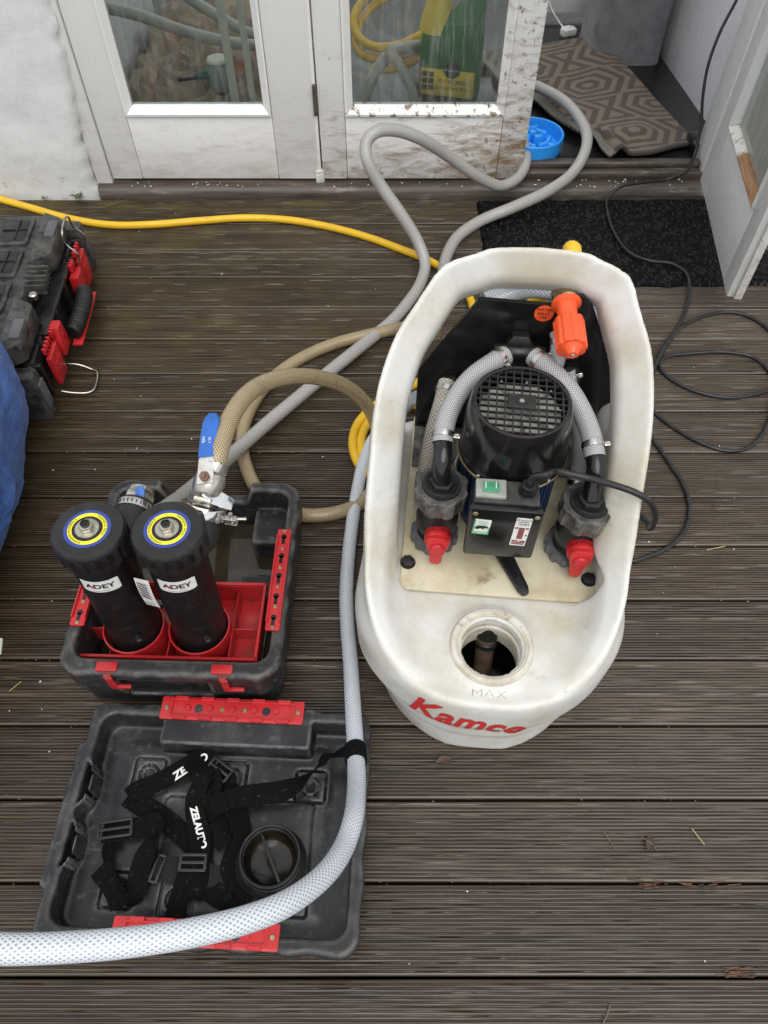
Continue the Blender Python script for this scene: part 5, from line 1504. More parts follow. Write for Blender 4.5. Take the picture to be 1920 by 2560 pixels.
def lstrip(x0, x1, y, w_, n, zb):
    L = x1 - x0; Ms = TR((x0 + x1) / 2, y, zb)
    bm = new(); prism(bm, rrect(L, w_, .004, 3), 0, .004, Ms, .001)
    for s in (-1, 1): box(bm, (0, s * (w_ / 2 - .008), .006), (L * .84, .003, .005), Ms)
    for s in (-1, 1): box(bm, (s * L * .425, 0, .006), (.003, w_ - .014, .005), Ms)
    for k in range(5):
        if k % 2 == 0 or True:
            for s in (-1, 1): box(bm, (-L * .36 + L * .18 * k, s * (w_ / 2 - .004), .0065), (L * .09, .008, .006), Ms, .001, 1)
    s_ = obj('hinge_strip', bm, M['red'], lid)
    for k in range(n):
        bm = new(); cyl(bm, .0058, .004, .0105, 16, Ms @ TR(-L * .31 + L * .155 * k, 0, 0), .001); obj('peg', bm, M['red'], s_)
    for f in (-.46, -.07, .09, .46):
        bm = new(); cyl(bm, .0046, .004, .0062, 14, Ms @ TR(L * f, 0, 0), .0008); obj('screw', bm, M['brass'], s_)
    for f in (-.235, .24):
        bm = new(); lathe(bm, [(.001, .0046), (.009, .0044)], 10, Ms @ TR(L * f, 0, 0)); obj('grime', bm, M['black_worn'], s_)
a = DZp(348, 1528, .084); b = DZp(656, 1540, .084)
lstrip(a.x, b.x, (a.y + b.y) / 2, .047, 5, LR + .0005)
a = DZp(242, 2005, .084); b = DZp(602, 2034, .084)
lstrip(a.x, b.x, (a.y + b.y) / 2 + .002, .042, 5, LR + .0005)

# screw cap lying in the lid
sp_ = P(584, 1862, .05)
cp = thing('screw_cap', 'round black screw cap lying upside down in the case lid', 'cap', (sp_.x, sp_.y, .021), .5)
cp.rotation_euler = (math.radians(-5), math.radians(4), .45)
bm = new(); lathe(bm, [(.05, 0), (.066, .002), (.07, .006), (.07, .016), (.0665, .019), (.0655, .022), (.0635, .024), (.0645, .027), (.0625, .0295), (.0635, .033), (.0615, .036), (.0625, .0395), (.06, .042), (.06, .052), (.0585, .0535), (.0555, .053), (.054, .048), (.0515, .046), (.051, .024), (.045, .014), (.025, .008), (0.001, .0065)], 56, I4, False, True); obj('cap_body', bm, M['black'], cp, 35)
bm = new(); box(bm, (0, 0, .026), (.006, .103, .034), bev=.001); obj('grip_bar', bm, M['black'], cp)
bm = new(); lathe(bm, [(.0508, .036), (.0505, .026), (.0475, .019), (.04, .0145), (.02, .0105), (.001, .0098)], 48, I4); obj('inner_base', bm, M['cap_inside'], cp, 60)
cp.scale = (.93, .93, 1.05)
# ------------------------------------------------------------------ elastic straps in the lid
def Z(a, b, z): return P((60 + a * .5425) / KS, (1680 + b * .5425) / KS, z)
FZ = .024
def strap(parent_name, label, segs, group=None):
    t = thing(parent_name, label, 'strap', Z(700, 700, FZ))
    off = -t.location
    for (pts, w_, rolls, mt) in segs:
        bm = new(); ribbon(bm, [Z(*p) + off for p in pts], w_, rolls); obj('webbing', bm, M[mt], t, 60)
    return t
def buckle(t, a, b, z, ang, w_=.05, h_=.026):
    c = Z(a, b, z) - t.location; Mb = TR(*c) @ RZ(math.radians(ang))
    bm = new()
    for s in (-1, 1):
        box(bm, (0, s * h_ / 2, 0), (w_, .006, .005), Mb, .0018); box(bm, (s * (w_ / 2 - .002), 0, 0), (.006, h_, .005), Mb, .0018)
    box(bm, (0, 0, .001), (w_ - .006, .006, .004), Mb, .0015); obj('buckle', bm, M['black'], t)
def strap_text(t, s, size, path, z, cut=None):
    (a0, b0), (a1, b1) = path
    p0, p1 = Z(a0, b0, z) - t.location, Z(a1, b1, z) - t.location; d = p1 - p0
    bm = new(); text_bm(bm, s, size, TR(*((p0 + p1) / 2)) @ RZ(math.atan2(d.y, d.x)), bold=.0009, spacing=1.02, shear=.12); obj('lettering', bm, M['ink_white'], t)
W_ = .0375
s1 = strap('elastic_strap', 'black elastic strap with white letters tangled at the middle of the lid', [
    ([(850, 355, FZ + .024), (800, 400, FZ + .022), (700, 462, FZ + .014), (600, 515, FZ + .008), (510, 552, FZ + .006), (482, 575, FZ + .004)], W_, [6, 4, 0, 0, 0, -10], 'web'),
    ([(478, 572, FZ), (540, 610, FZ + .003), (630, 665, FZ + .004), (720, 740, FZ + .006), (800, 815, FZ + .006), (840, 850, FZ + .004)], W_ * 1.05, [0, 0, 0, 0, 4, 0], 'web'),
    ([(770, 400, FZ + .034), (815, 455, FZ + .04), (810, 520, FZ + .034), (790, 580, FZ + .0205), (790, 660, FZ + .02), (808, 740, FZ + .019), (815, 800, FZ + .018), (800, 850, FZ + .018), (770, 885, FZ + .017), (745, 960, FZ + .012), (715, 1050, FZ + .009), (695, 1135, FZ + .01)], [W_][0], [25, 40, -20, 0, 0, 0, 0, 0, 0, 0, 0, 0], 'web'),
    ([(850, 440, FZ + .02), (880, 510, FZ + .022), (860, 570, FZ + .02), (870, 630, FZ + .014), (905, 690, FZ + .012), (900, 760, FZ + .016), (930, 800, FZ + .012)], W_ * .9, [10, -30, 20, 0, 30, -25, 10], 'web'),
    ([(830, 760, FZ + .02), (835, 850, FZ + .012), (815, 960, FZ + .013), (770, 1040, FZ + .01)], .03, [60, 40, 25, 10], 'web')])
buckle(s1, 778, 878, FZ + .021, 0)
strap_text(s1, 'ZEL', .022, ((697, 482), (760, 440)), FZ + .0185)
strap_text(s1, 'TO', .022, ((790, 420), (832, 395)), FZ + .0255)
strap_text(s1, 'ZELAUTO', .0175, ((783, 640), (822, 792)), FZ + .0232)
s2 = strap('elastic_strap', 'black elastic strap with a slide buckle looped at the left of the lid', [
    ([(365, 740, FZ + .006), (430, 735, FZ + .012), (500, 722, FZ + .014), (560, 705, FZ + .016), (612, 700, FZ + .024), (630, 740, FZ + .03), (590, 790, FZ + .026), (555, 850, FZ + .018), (530, 930, FZ + .014), (510, 1010, FZ + .013), (480, 1045, FZ + .012), (440, 1000, FZ + .008), (405, 930, FZ + .005), (385, 860, FZ + .005), (395, 800, FZ + .006), (440, 770, FZ + .006)], W_, [0, 0, 0, 0, -25, -70, -30, 0, 0, 10, 50, 70, 60, 50, 30, 0], 'web'),
    ([(345, 905, FZ + .012), (390, 960, FZ + .014), (430, 1030, FZ + .013), (445, 1085, FZ + .012)], W_, [0, 5, 10, 15], 'web')])
buckle(s2, 418, 722, FZ + .017, 8, .066, .028)
s3 = strap('elastic_strap', 'grey black webbing strap with buckles under the tangle beside the screw cap', [
    ([(900, 440, FZ + .016), (930, 500, FZ + .012), (950, 580, FZ + .009), (985, 660, FZ + .006), (1000, 730, FZ + .006), (970, 830, FZ + .007), (950, 900, FZ + .008), (980, 980, FZ + .012), (1000, 1040, FZ + .012), (975, 1080, FZ + .014), (920, 1050, FZ + .01), (860, 1010, FZ + .006), (800, 975, FZ + .005)], W_, [0, 0, 0, 10, 0, -10, 0, 10, 20, 60, 20, 0, 0], 'web'),
    ([(580, 905, FZ + .003), (640, 900, FZ + .005), (700, 915, FZ + .006), (780, 930, FZ + .006), (860, 950, FZ + .006), (960, 1000, FZ + .006)], W_ * 1.25, [0, 0, 0, 0, 0, 0], 'web_grey')])
buckle(s3, 900, 450, FZ + .02, -35); buckle(s3, 600, 900, FZ + .01, 75)
# the strap tied round the hose
s4 = strap('elastic_strap', 'black elastic strap stretched over to the white hose and wrapped round it', [
    ([(862, 625, FZ + .03), (930, 595, FZ + .034), (1020, 570, FZ + .03), (1110, 560, FZ + .026), (1200, 545, FZ + .03), (1260, 520, FZ + .038), (1310, 480, FZ + .045), (1350, 440, FZ + .05), (1385, 400, FZ + .058), (1420, 385, FZ + .064), (1480, 365, FZ + .075), (1510, 355, FZ + .083)], lambda L: .04 if L < .17 else .04 - .016 * min(1, (L - .17) / .08), [0, 10, 0, -5, 0, 30, 60, 80, 20, 60, 15, 0], 'web')])

# ------------------------------------------------------------------ hoses on the deck
def hose(name, pts, r, mat, lab, n=18, cat='hose', step=.012, group=None):
    bm = new(); c = tube(bm, pts, r, n, step); o = obj(name, bm, M[mat] if isinstance(mat, str) else mat, ang=60)
    rebase(tag(o, lab, cat, group)); return o, c
rW = .0165
white, cW = hose('braided_hose', [P(-60, 2044, .58), P(0, 2050, .57), P(150, 2046, .555), P(300, 2033, .54), P(420, 2014, .52), P(520, 1990, .495), P(600, 1961, .465), P(660, 1925, .425), P(710, 1880, .375), P(745, 1825, .315), P(763, 1770, .28), P(770, 1700, .2), P(769, 1640, .145), P(765, 1570, .105), P(761, 1500, .07), P(757, 1430, .04), P(751, 1360, .024), P(748, 1290, .02), P(752, 1210, .019), P(761, 1130, .019), P(772, 1060, .019), P(785, 1000, .019), P(806, 950, .022), P(835, 918, .05), P(862, 893, .13), P(885, 868, .22), P(902, 858, .26)],
     rW, 'hose_white', 'thick white braided hose crossing the case lid and rising at the lower left', 24)
i0 = min(range(len(cW)), key=lambda i: (cW[i] - P(768, 1628, .135)).length)
F = frame(cW[i0], cW[i0 + 2] - cW[i0 - 2]); bm = new()
prof = [(rW + .0006, -.02), (rW + .004, -.0205), (rW + .0048, -.012), (rW + .0036, -.004), (rW + .0046, .004), (rW + .0038, .012), (rW + .0044, .0195), (rW + .0006, .02)]
lathe(bm, prof, 30, Matrix.Translation(-s4.location) @ F); obj('wrap', bm, M['web'], s4, 60)
hose('braided_hose', [Vector((.33, 2.95, .115)), Vector((.46, 2.86, .15)), P(1150, 186, .17), P(1180, 196, .18), P(1220, 220, .185), P(1252, 256, .18), P(1268, 295, .165), P(1262, 332, .14), P(1238, 372, .098), P(1185, 412, .075), P(1110, 447, .055), P(1040, 476, .036), P(992, 508, .03), P(970, 540, .03), P(958, 580, .04), P(965, 610, .08), P(985, 625, .16), P(1010, 622, .24), P(1040, 613, .3), P(1075, 610, .34), P(1105, 618, .36), P(1118, 645, .35)],
     .0192, 'hose_grey', 'grey braided hose curving out of the open doorway round the blue bowl', 20)
hose('braided_hose', [Vector((.3, 2.9, .13)), Vector((.42, 2.78, .125)), P(1120, 290, .12), P(1135, 325, .112), P(1134, 358, .1), P(1116, 386, .088), P(1082, 401, .09), P(1032, 381, .15), P(970, 338, .24), P(905, 298, .33), P(852, 281, .37), P(812, 285, .38), P(791, 308, .36), P(794, 348, .32), P(822, 400, .25), P(868, 465, .165), P(904, 525, .085), P(918, 570, .04), P(908, 612, .024), P(880, 655, .021), P(845, 695, .021), P(800, 732, .024), P(750, 772, .03), P(700, 812, .035), P(640, 862, .035), P(580, 912, .035), P(520, 965, .06), P(470, 1008, .12), P(430, 1043, .19), P(398, 1070, .25), P(372, 1090, .31), P(345, 1108, .36), P(318, 1112, .4)],
     .0185, 'hose_grey', 'grey braided hose looping up against the muddy door then running to the filters', 20)
hose('braided_hose', [P(466, 1010, .482), P(470, 988, .495), P(478, 955, .5), P(497, 905, .5), P(530, 856, .48), P(575, 826, .445), P(630, 813, .4), P(690, 816, .33), P(745, 834, .25), P(785, 866, .16), P(808, 905, .085), P(822, 955, .035), P(822, 1010, .02), P(805, 1060, .018), P(770, 1092, .018), P(720, 1109, .018), P(660, 1113, .018), P(605, 1100, .018), P(562, 1066, .018), P(536, 1020, .018), P(523, 965, .018), P(530, 910, .018), P(556, 857, .018), P(600, 808, .018), P(660, 769, .018), P(725, 742, .018), P(790, 725, .02), P(850, 712, .04), P(900, 705, .12), P(940, 720, .2)],
     .0178, 'hose_tan', 'tan braided hose looping from the blue levered valve round behind the case', 20)
hose('garden_hose', [P(-60, 412, .013), P(0, 430, .013), P(60, 447, .013), P(150, 472, .013), P(240, 486, .013), P(330, 485, .013), P(430, 477, .013), P(530, 471, .013), P(620, 475, .013), P(710, 490, .013), P(790, 511, .014), P(860, 536, .014), P(930, 565, .014), P(985, 600, .014), P(1020, 660, .014), P(1010, 730, .014), P(960, 790, .014), P(905, 825, .014), P(850, 853, .014), P(800, 884, .014), P(768, 925, .014), P(763, 970, .014), P(785, 1015, .014), P(840, 1040, .014), P(910, 1030, .014), P(955, 985, .016), P(960, 930, .02), P(925, 885, .024), P(870, 872, .02), P(815, 893, .014), P(786, 930, .014), P(781, 975, .014), P(800, 1010, .014), P(850, 1022, .014), P(900, 1010, .014)],
     .0125, 'yellow', 'yellow garden hose winding across the deck to a coil behind the machine', 16)
# black mains cable
cz = .006
hose('mains_cable', [PY(1610, -40, 2.78), PY(1588, 6, 2.76), PY(1556, 68, 2.74), PY(1530, 140, 2.71), PY(1518, 210, 2.68), PY(1514, 275, 2.64), PY(1501, 332, 2.6), P(1482, 370, .098), P(1445, 387, .065), P(1385, 395, .062), P(1336, 406, .058), P(1313, 428, .03), P(1313, 462, .022), P(1332, 512, .022), P(1362, 547, .022), P(1402, 563, .022), P(1450, 569, .022), P(1480, 588, .02), P(1490, 626, .016), P(1480, 676, cz), P(1456, 722, cz), P(1424, 772, cz), P(1408, 815, cz), P(1395, 870, cz), P(1370, 880, cz), P(1380, 840, cz + .006), P(1408, 805, cz + .006), P(1438, 745, cz + .006), P(1478, 703, cz), P(1530, 680, cz), P(1585, 675, cz), P(1635, 692, cz), P(1680, 735, cz), P(1700, 790, cz), P(1680, 833, cz), P(1638, 850, cz), P(1572, 859, cz), P(1496, 843, cz), P(1444, 815, cz), P(1424, 788, cz), P(1440, 771, cz), P(1500, 763, cz), P(1575, 761, cz), P(1632, 774, cz), P(1668, 812, cz), P(1672, 870, cz + .006), P(1652, 930, cz), P(1615, 968, cz), P(1565, 973, cz), P(1500, 950, cz), P(1440, 913, cz), P(1395, 880, cz), P(1380, 905, cz), P(1408, 945, cz), P(1448, 1003, cz), P(1478, 1050, cz), P(1490, 1100, cz), P(1478, 1148, cz), P(1445, 1182, cz), P(1400, 1202, cz), P(1360, 1212, cz), P(1320, 1200, cz)],
     .0053, 'cable', 'black mains cable coming through the doorway and coiling right of the machine', 10, 'cable', .01)

# ------------------------------------------------------------------ door mat
def doormat():
    A, B, C_, D_ = P(1030, 428, 0), P(1520, 424, 0), P(1690, 590, 0), P(1000, 628, 0)
    x0, x1 = .335, 1.30; y0, y1 = 1.985, 2.472
    nu, nv = 300, 150; V = []; dye_sheen = []; rnd = np.random.RandomState(3).rand(200, 200)
    cu, cv = 96, 52
    for j in range(nv + 1):
        for i in range(nu + 1):
            s, q = i / nu, j / nv
            x = x0 + (x1 - x0) * s + .006 * noise.noise((q * 9, 1, 4)) * (1 if s < .02 or s > .98 else .4); y = y0 + (y1 - y0) * q + .006 * noise.noise((s * 14, 3, 2)) + .012 * (s - .5)
            rr = min(s, 1 - s, q * .5, (1 - q) * .5) 
            u_, v_ = s * cu * math.pi, q * cv * math.pi
            a = math.sin(u_); b = math.sin(v_ + (math.pi / 2 if int(s * cu) % 2 else 0))
            h = .0032 * abs(a) * (.55 + .45 * abs(b)) + .0014 * noise.noise((x * 120, y * 120, 0))
            z = .009 + h + .003 * noise.noise((x * 5, y * 5, 7))
            if rr < .004: z = .001
            tp_ = max(0, abs(a) * abs(b) - .3) / .7 * max(0, rnd[int(s * cu), int(q * cv * 1.0)] - .45) * 2.2  # paler bump tops: sheen of the fibres put into the colour
            dye_sheen.append((.003 + .07 * tp_, .0031 + .072 * tp_, .0033 + .075 * tp_, 1))
            V.append((x, y, z))
    F = [(j * (nu + 1) + i, j * (nu + 1) + i + 1, (j + 1) * (nu + 1) + i + 1, (j + 1) * (nu + 1) + i) for j in range(nv) for i in range(nu)]
    def keep(f):
        c = V[f[0]]; dx = max(x0 + .07 - c[0], c[0] - x1 + .07, 0); dy = max(y0 + .07 - c[1], 0)
        return math.hypot(dx, dy) < .07 or min(dx, dy) == 0
    F = [f for f in F if keep(f)]
    o = obj_np('doormat', V, F, M['mat'], ang=70); at = o.data.attributes.new('dye_sheen', 'FLOAT_COLOR', 'POINT'); at.data.foreach_set('color', np.array(dye_sheen, np.float32).ravel()); return rebase(tag(o, 'black woven coir doormat on the deck before the open doorway', 'doormat'))
doormat()

# ------------------------------------------------------------------ black and red tool box at the left
def toolbox():
    zt = .215
    a, b = P(118, 452, zt), P(6, 772, zt)               # right edge of the top, far and near
    d = (a - b); ln = d.length; yaw = math.atan2(d.y, d.x) - math.pi / 2
    t = thing('tool_box', 'black modular tool box with red latches and a red carry handle', 'tool box', (b.x, b.y, 0), yaw)
    T = TR(b.x, b.y, 0) @ RZ(yaw); TI_ = T.inverted()
    D = .42
    def Q(x, y, z): return TI_ @ P(x, y, z)
    m = M['box_black']
    # base: local x runs left (negative) from the front face at x = +.03, y along the front
    bm = new(); prism(bm, rrect(D, ln - .03, .03, 4, -D / 2 + .005, ln / 2), .012, .13, I4, .008); obj('base', bm, M['black'], t)
    bm = new(); prism(bm, rrect(D, ln - .01, .035, 5, -D / 2 - .012, ln / 2), .142, zt - .012, I4, .012); obj('lid', bm, m, t)
    for i in range(4):                                   # raised lid panels
        for j in range(3):
            bm = new(); cx = -.1 - .115 * j; cy = .1 + (ln - .2) * i / 3
            prism(bm, rrect(.098, (ln - .2) / 3 - .022, .012, 3, cx, cy), zt - .014, zt - .004, I4, .003); obj('lid_panel', bm, m, t)
    for i in range(4):
        for j in range(3):
            bm = new(); cx = -.1 - .115 * j; cy = .1 + (ln - .2) * i / 3
            prism(bm, rrect(.075, (ln - .2) / 3 - .05, .008, 3, cx, cy), zt - .0045, zt - .0025, I4, .0015)
            box(bm, (cx, cy, zt - .001), (.07, .003, .004)); box(bm, (cx + .01, cy, zt - .001), (.003, (ln - .2) / 3 - .055, .004)); obj('panel_rib', bm, M['black'], t)
    for y, w_ in ((ln * .2, .17), (ln * .8, .19)):
        bm = new(); prism(bm, [(-.03, y - w_ / 2 - .03), (.022, y - w_ / 2), (.03, y - w_ / 2 + .012), (.03, y + w_ / 2 - .012), (.022, y + w_ / 2), (-.03, y + w_ / 2 + .03)], .15, zt - .002, I4, .006); obj('lid_shoulder', bm, m, t)
    for y in (ln * .16, ln * .84):
        bm = new(); box(bm, (.012, y, zt), (.03, .075, .014), RY(0), .004); obj('lid_catch', bm, M['grey_plastic'], t)
    for k in range(5):
        bm = new(); box(bm, (.012 - .002 * k, ln * .45 + .022 * k, zt - .02), (.06, .006, .03), RZ(0), .001); obj('rack_tooth', bm, m, t)
    bm = new(); cyl(bm, .012, zt - .03, zt - .012, 18, TR(.012, ln * .41, 0), .003); obj('bolt', bm, M['steel'], t)
    bm = new(); box(bm, (.022, ln / 2, .09), (.03, ln - .06, .1), I4, .006)
    for y in (.05, .14, .27, ln - .27, ln - .14, ln - .05): box(bm, (.042, y, .085), (.03, .016, .11), I4, .003)
    box(bm, (.035, ln / 2, .14), (.04, ln * .5, .012), I4, .003); obj('front_wall', bm, M['black'], t)
    # corner pillars with grey bumpers
    for y in (-.002, ln + .002):
        bm = new(); prism(bm, rrect(.075, .05, .012, 3, .022, y), .0, .16, I4, .01); pi = obj('corner_pillar', bm, m, t)
        bm = new(); box(bm, (.062, y, .085), (.008, .034, .09), I4, .003); obj('bumper', bm, M['grey_plastic'], pi)
    # red latches with ribs and wire loops
    for y, up in ((.115, False), (ln - .115, True)):
        bm = new(); prism(bm, [(-.032, -.05), (.032, -.05), (.036, -.02), (.036, .045), (-.036, .045), (-.036, -.02)], 0, .016, TR(.06, y, .085) @ RY(math.pi / 2) @ RZ(math.pi / 2), .004)
        for k in range(4): box(bm, (.062, y - .024 + .016 * k, .148), (.012, .006, .022), I4, .002, 1)
        la = obj('latch', bm, M['red'], t)
        bm = new(); box(bm, (.077, y, .085), (.003, .05, .04), I4, .001); obj('grip_pad', bm, M['red'], la)
        bm = new()
        if up: pts = [(.07, y - .05, .12), (.085, y - .05, .165), (.06, y - .045, .2), (.06, y - .04, .235), (.058, y + .03, .24), (.062, y + .04, .235), (.064, y + .045, .2), (.085, y + .05, .165), (.075, y + .05, .12)]
        else: pts = [(.07, y + .05, .035), (.1, y + .05, .03), (.135, y + .045, .014), (.15, y + .035, .012), (.152, y - .035, .01), (.14, y - .045, .01), (.1, y - .05, .016), (.07, y - .05, .024)]
        tube(bm, pts, .0032, 10, .006); obj('wire_loop', bm, M['steel'], t)
    # carry handle
    y0, y1 = ln * .5 - .135, ln * .5 + .135
    for y, s in ((y0, 1), (y1, -1)):
        bm = new(); prism(bm, [(-.028, -.03), (.028, -.03), (.03, .01), (.022, .055), (-.012, .055), (-.03, .01)], 0, .03, TR(.052, y, .095) @ RY(math.pi / 2) @ RZ(math.pi / 2 if s > 0 else -math.pi / 2), .006)
        for k in range(3): box(bm, (.06, y - s * .025 + s * .012 * k, .14), (.014, .005, .026), I4, .0015, 1)
        cyl(bm, .006, .08, .0835, 12, TR(0, y, .12) @ RY(math.pi / 2), .001)
        obj('handle_arm', bm, M['red'], t)
    bm = new(); tube(bm, [(.088, y0 + .04, .088), (.095, y0 + .06, .088), (.095, y1 - .06, .088), (.088, y1 - .04, .088)], .023, 18, .004, rib=.0012, ribp=.012); hg = obj('handle_grip', bm, M['rubber'], t)
    bm = new(); box(bm, (.101, ln / 2, .063), (.03, .24, .008), I4, .003); obj('handle_bar', bm, M['red'], t)
toolbox()

# ------------------------------------------------------------------ blue fabric bag at the left edge
def bag():
    c = Vector((-1.14, .93, 0)); n1, n2 = 150, 150; V = []
    for j in range(n2 + 1):
        ph = -.5 * math.pi + math.pi * j / n2
        for i in range(n1):
            a = 2 * math.pi * i / n1
            ca, sa = math.cos(a), math.sin(a)
            ce = math.copysign(abs(math.cos(ph)) ** .6, math.cos(ph)); se = math.copysign(abs(math.sin(ph)) ** .8, math.sin(ph))
            x, y, z = .262 * math.copysign(abs(ca) ** .75, ca) * ce, .6 * sa * ce, .2 + .2 * se
            k = 1 + .03 * noise.noise((x * 8, y * 5, z * 5)) 
            fold = .016 * (1 - abs(noise.noise((x * 10 + y * 5, y * 8 - z * 8, z * 9)))) ** 4 + .004 * (1 - abs(noise.noise((x * 26 + z * 9, y * 22, z * 26)))) ** 4 + .0015 * (1 - abs(noise.noise((x * 60, y * 50, z * 60)))) ** 3
            tap = 1 - .25 * max(0, (z - .3) / .2) ** 2
            V.append((x * k * tap + ca * fold, y * k * tap + sa * fold, max(.001, z + .01 * noise.noise((x * 9, y * 9, 3)))))
    F = [(j * n1 + i, j * n1 + (i + 1) % n1, (j + 1) * n1 + (i + 1) % n1, (j + 1) * n1 + i) for j in range(n2) for i in range(n1)]
    o = obj_np('fabric_bag', V, F, M['blue_bag'], ang=None); o.data.polygons.foreach_set('use_smooth', [True] * len(F)); o.location = c
    return tag(o, 'crumpled blue fabric bag cut off by the left edge', 'bag')
bag()
p = P(-3, 1398, .01); bm = new(); prism(bm, rrect(.06, .04, .003), 0, .006, I4, .001)
o = tag(obj('plastic_tray_corner', bm, M['trim']), 'small grey plastic corner poking in at the left edge below the bag', 'tray'); o.location = (p.x - .026, p.y, .0); o.rotation_euler = (0, 0, .2)

# ------------------------------------------------------------------ weeds, leaves, twigs, paint chips
def weed(px, py, s, lab):
    p = P(px, py, .0); t = thing('weed', lab, 'weed', p); random.seed(int(px))
    for k in range(7):
        a = k * 2.4; l = s * random.uniform(.5, 1); bm = new(); g = []
        for i in range(6):
            f = i / 5; w_ = .35 * l * math.sin(math.pi * min(1, f * .95 + .05)); zz = .01 + l * (.45 * math.sin(f * 2.2)); r_ = []
            for u_ in (-.5, 0, .5): r_.append(bm.verts.new((math.cos(a) * l * f - math.sin(a) * u_ * w_, math.sin(a) * l * f + math.cos(a) * u_ * w_, zz + abs(u_) * w_ * .3)))
            g.append(r_)
        for i in range(5):
            for q in range(2): bm.faces.new((g[i][q], g[i][q + 1], g[i + 1][q + 1], g[i + 1][q]))
        obj('leaf', bm, M['leaf'], t, 60)
    bm = new(); tube(bm, [(0, 0, 0), (.004, .004, s * .5), (.01, .012, s)], .001, 5, .01); obj('stem', bm, M['twig'], t)
weed(172, 434, .032, 'small green weed growing from the joint below the white wall')
weed(98, 436, .016, 'tiny green weed left of the larger one below the white wall')
def twig(pts, r, lab, mat='twig', nm='twig'):
    bm = new(); tube(bm, pts, r, 6, .006); rebase(tag(obj(nm, bm, M[mat], ang=60), lab, nm))
twig([P(260, 425, .006), P(248, 440, .006), P(228, 446, .005), P(275, 432, .008)], .0012, 'curled dry tendril by the crumbling wall corner')
twig([P(790, 445, .004), P(765, 452, .012), P(735, 453, .004)], .0014, 'thin bent twig lying before the muddy door')
twig([P(1385, 1808, .004), P(1405, 1820, .01), P(1420, 1838, .004)], .0012, 'dark curved twig beside a dead leaf on the lower deck')
twig([P(1302, 2212, .004), P(1312, 2190, .004), P(1318, 2168, .004)], .0012, 'dark twig at the bottom of the deck')
twig([P(1526, 1188, .004), P(1566, 1180, .004)], .0011, 'pale straw lying right of the black cable', 'straw', 'straw')
twig([P(1696 - 0, 1046, .004), P(1712, 1060, .004)], .0011, 'short straw by the cable loop', 'straw', 'straw')
twig([P(1697, 1046, .004), P(1702, 1055, .004)], .001, 'tiny straw by the cable loop', 'straw', 'straw') if False else None
twig([P(1495, 1790, .004), P(1522, 1825, .003)], .0009, 'dry grass stalk right of the machine foot', 'straw', 'straw')
twig([P(1303, 1795, .004), P(1330, 1835, .003)], .0009, 'dark grass stalk right of the red lettering', 'twig', 'straw')
twig([P(20, 1493, .004), P(46, 1472, .004)], .001, 'dry stalk on the dark boards left of the case', 'straw', 'straw')
def leaf_(px, py, s, rot, lab, mat='dead_leaf'):
    p = P(px, py, .004); bm = new(); g = []
    for i in range(7):
        f = i / 6; w_ = s * .55 * math.sin(math.pi * (f * .9 + .05)); r_ = []
        for u_ in (-.5, -.2, .2, .5): r_.append(bm.verts.new((s * (f - .5), u_ * w_, .002 + .25 * s * abs(u_) ** 1.5 + .1 * s * math.sin(f * 4))))
        g.append(r_)
    for i in range(6):
        for q in range(3): bm.faces.new((g[i][q], g[i][q + 1], g[i + 1][q + 1], g[i + 1][q]))
    o = tag(obj('dead_leaf', bm, M[mat], ang=60), lab, 'leaf'); o.location = p; o.rotation_euler = (0, 0, math.radians(rot))
leaf_(1402, 1822, .03, 70, 'brown dead leaf on the deck right of the machine')
leaf_(958, 1645, .035, 20, 'dark wet leaf on the deck below the red lettering')
leaf_(1547, 1094, .018, 30, 'small brown crumpled leaf right of the cable')
leaf_(562, 1064, .014, 50, 'pale green leaf scrap in the case corner', 'leaf')
leaf_(562, 380, .02, 5, 'brown leaf scrap on the sill under the left door')
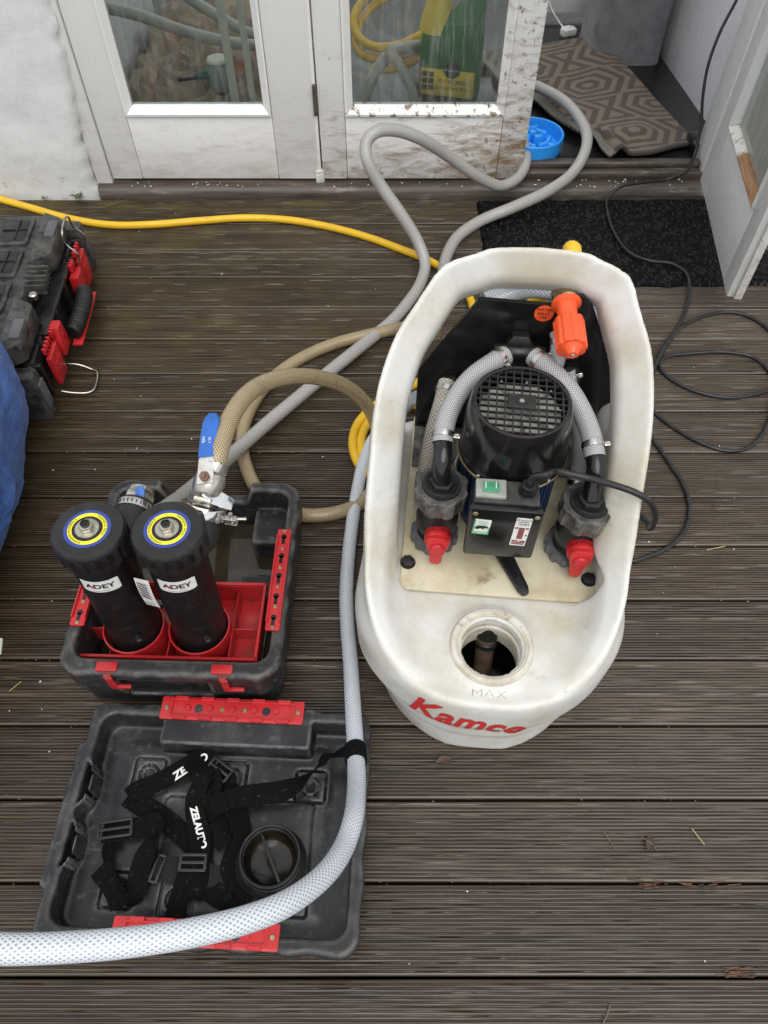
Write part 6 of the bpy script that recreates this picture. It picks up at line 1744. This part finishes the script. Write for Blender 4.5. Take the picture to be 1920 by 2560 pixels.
# paint chips and specks scattered on the boards
random.seed(12); bm = new()
for k in range(100):
    x = random.uniform(-1.1, 1.3); y = random.uniform(.1, 2.45); s = random.uniform(.0008, .0022)
    if .0 < x < .45 and .48 < y < 1.2 or -.66 < x < -.02 and .1 < y < 1.08: continue
    a = random.random() * 3
    v = [bm.verts.new((x + s * random.uniform(.6, 1.6) * math.cos(a + q * 1.57), y + s * random.uniform(.6, 1.4) * math.sin(a + q * 1.57), .0012 + random.random() * .0012)) for q in range(4)]; bm.faces.new(v)
o = obj('paint_flakes', bm, M['chip'], ang=None, kind='stuff'); tag(o, 'white paint flakes and specks scattered over the deck boards', 'paint flakes')
bm = new()
for k in range(26):
    x = random.uniform(.52, 1.08); y = random.uniform(2.49, 2.54); s = random.uniform(.0012, .004)
    box(bm, (x, y, .046 if y < 2.52 else .048), (s * 2, s, .002), TR(0, 0, 0), 0)
for k in range(30):
    x = random.uniform(-.95, .3); y = random.uniform(2.49, 2.525); s = random.uniform(.001, .003); box(bm, (x, y, .045), (s * 2, s, .002))
tag(obj('sill_flakes', bm, M['chip'], ang=None, kind='stuff'), 'white paint flakes lying on the dark timber sill', 'paint flakes')
# green and brown litter in the board joints
bm = new()
for k in range(700):
    i = random.randrange(1, 16); y = EDGE_Y - BOARD * i + random.uniform(-.004, .004); x = random.uniform(-1.2, 1.35); s = random.uniform(.001, .004); a = random.random() * 3.1
    v = [bm.verts.new((x + s * math.cos(a + q * 1.57) * (1 if q % 2 else .4), y + .6 * s * math.sin(a + q * 1.57), -.004 + random.random() * .004)) for q in range(4)]; bm.faces.new(v)
tag(obj('joint_litter', bm, [M['twig']], ang=None, kind='stuff'), 'fine brown plant litter caught in the joints between deck boards', 'litter')
def splint(px, py, L, w_, seed, lab):
    p = P(px, py, .0); rnd = random.Random(seed); bm = new()
    for k in range(26):
        x = rnd.uniform(-L / 2, L / 2); box(bm, (x, rnd.uniform(-w_ / 2, w_ / 2), .0005), (rnd.uniform(.006, .03), rnd.uniform(.0006, .0016), rnd.uniform(.001, .002)), RZ(rnd.uniform(-.12, .12)), 0)
    o = tag(obj('split_timber', bm, M['splinter'], ang=None, kind='stuff'), lab, 'splinters'); o.location = p
splint(1480, 1913, .2, .008, 1, 'torn reddish wood fibres along a board joint at the lower right')
splint(1590, 2100, .05, .016, 2, 'patch of rotten reddish timber at the bottom right')
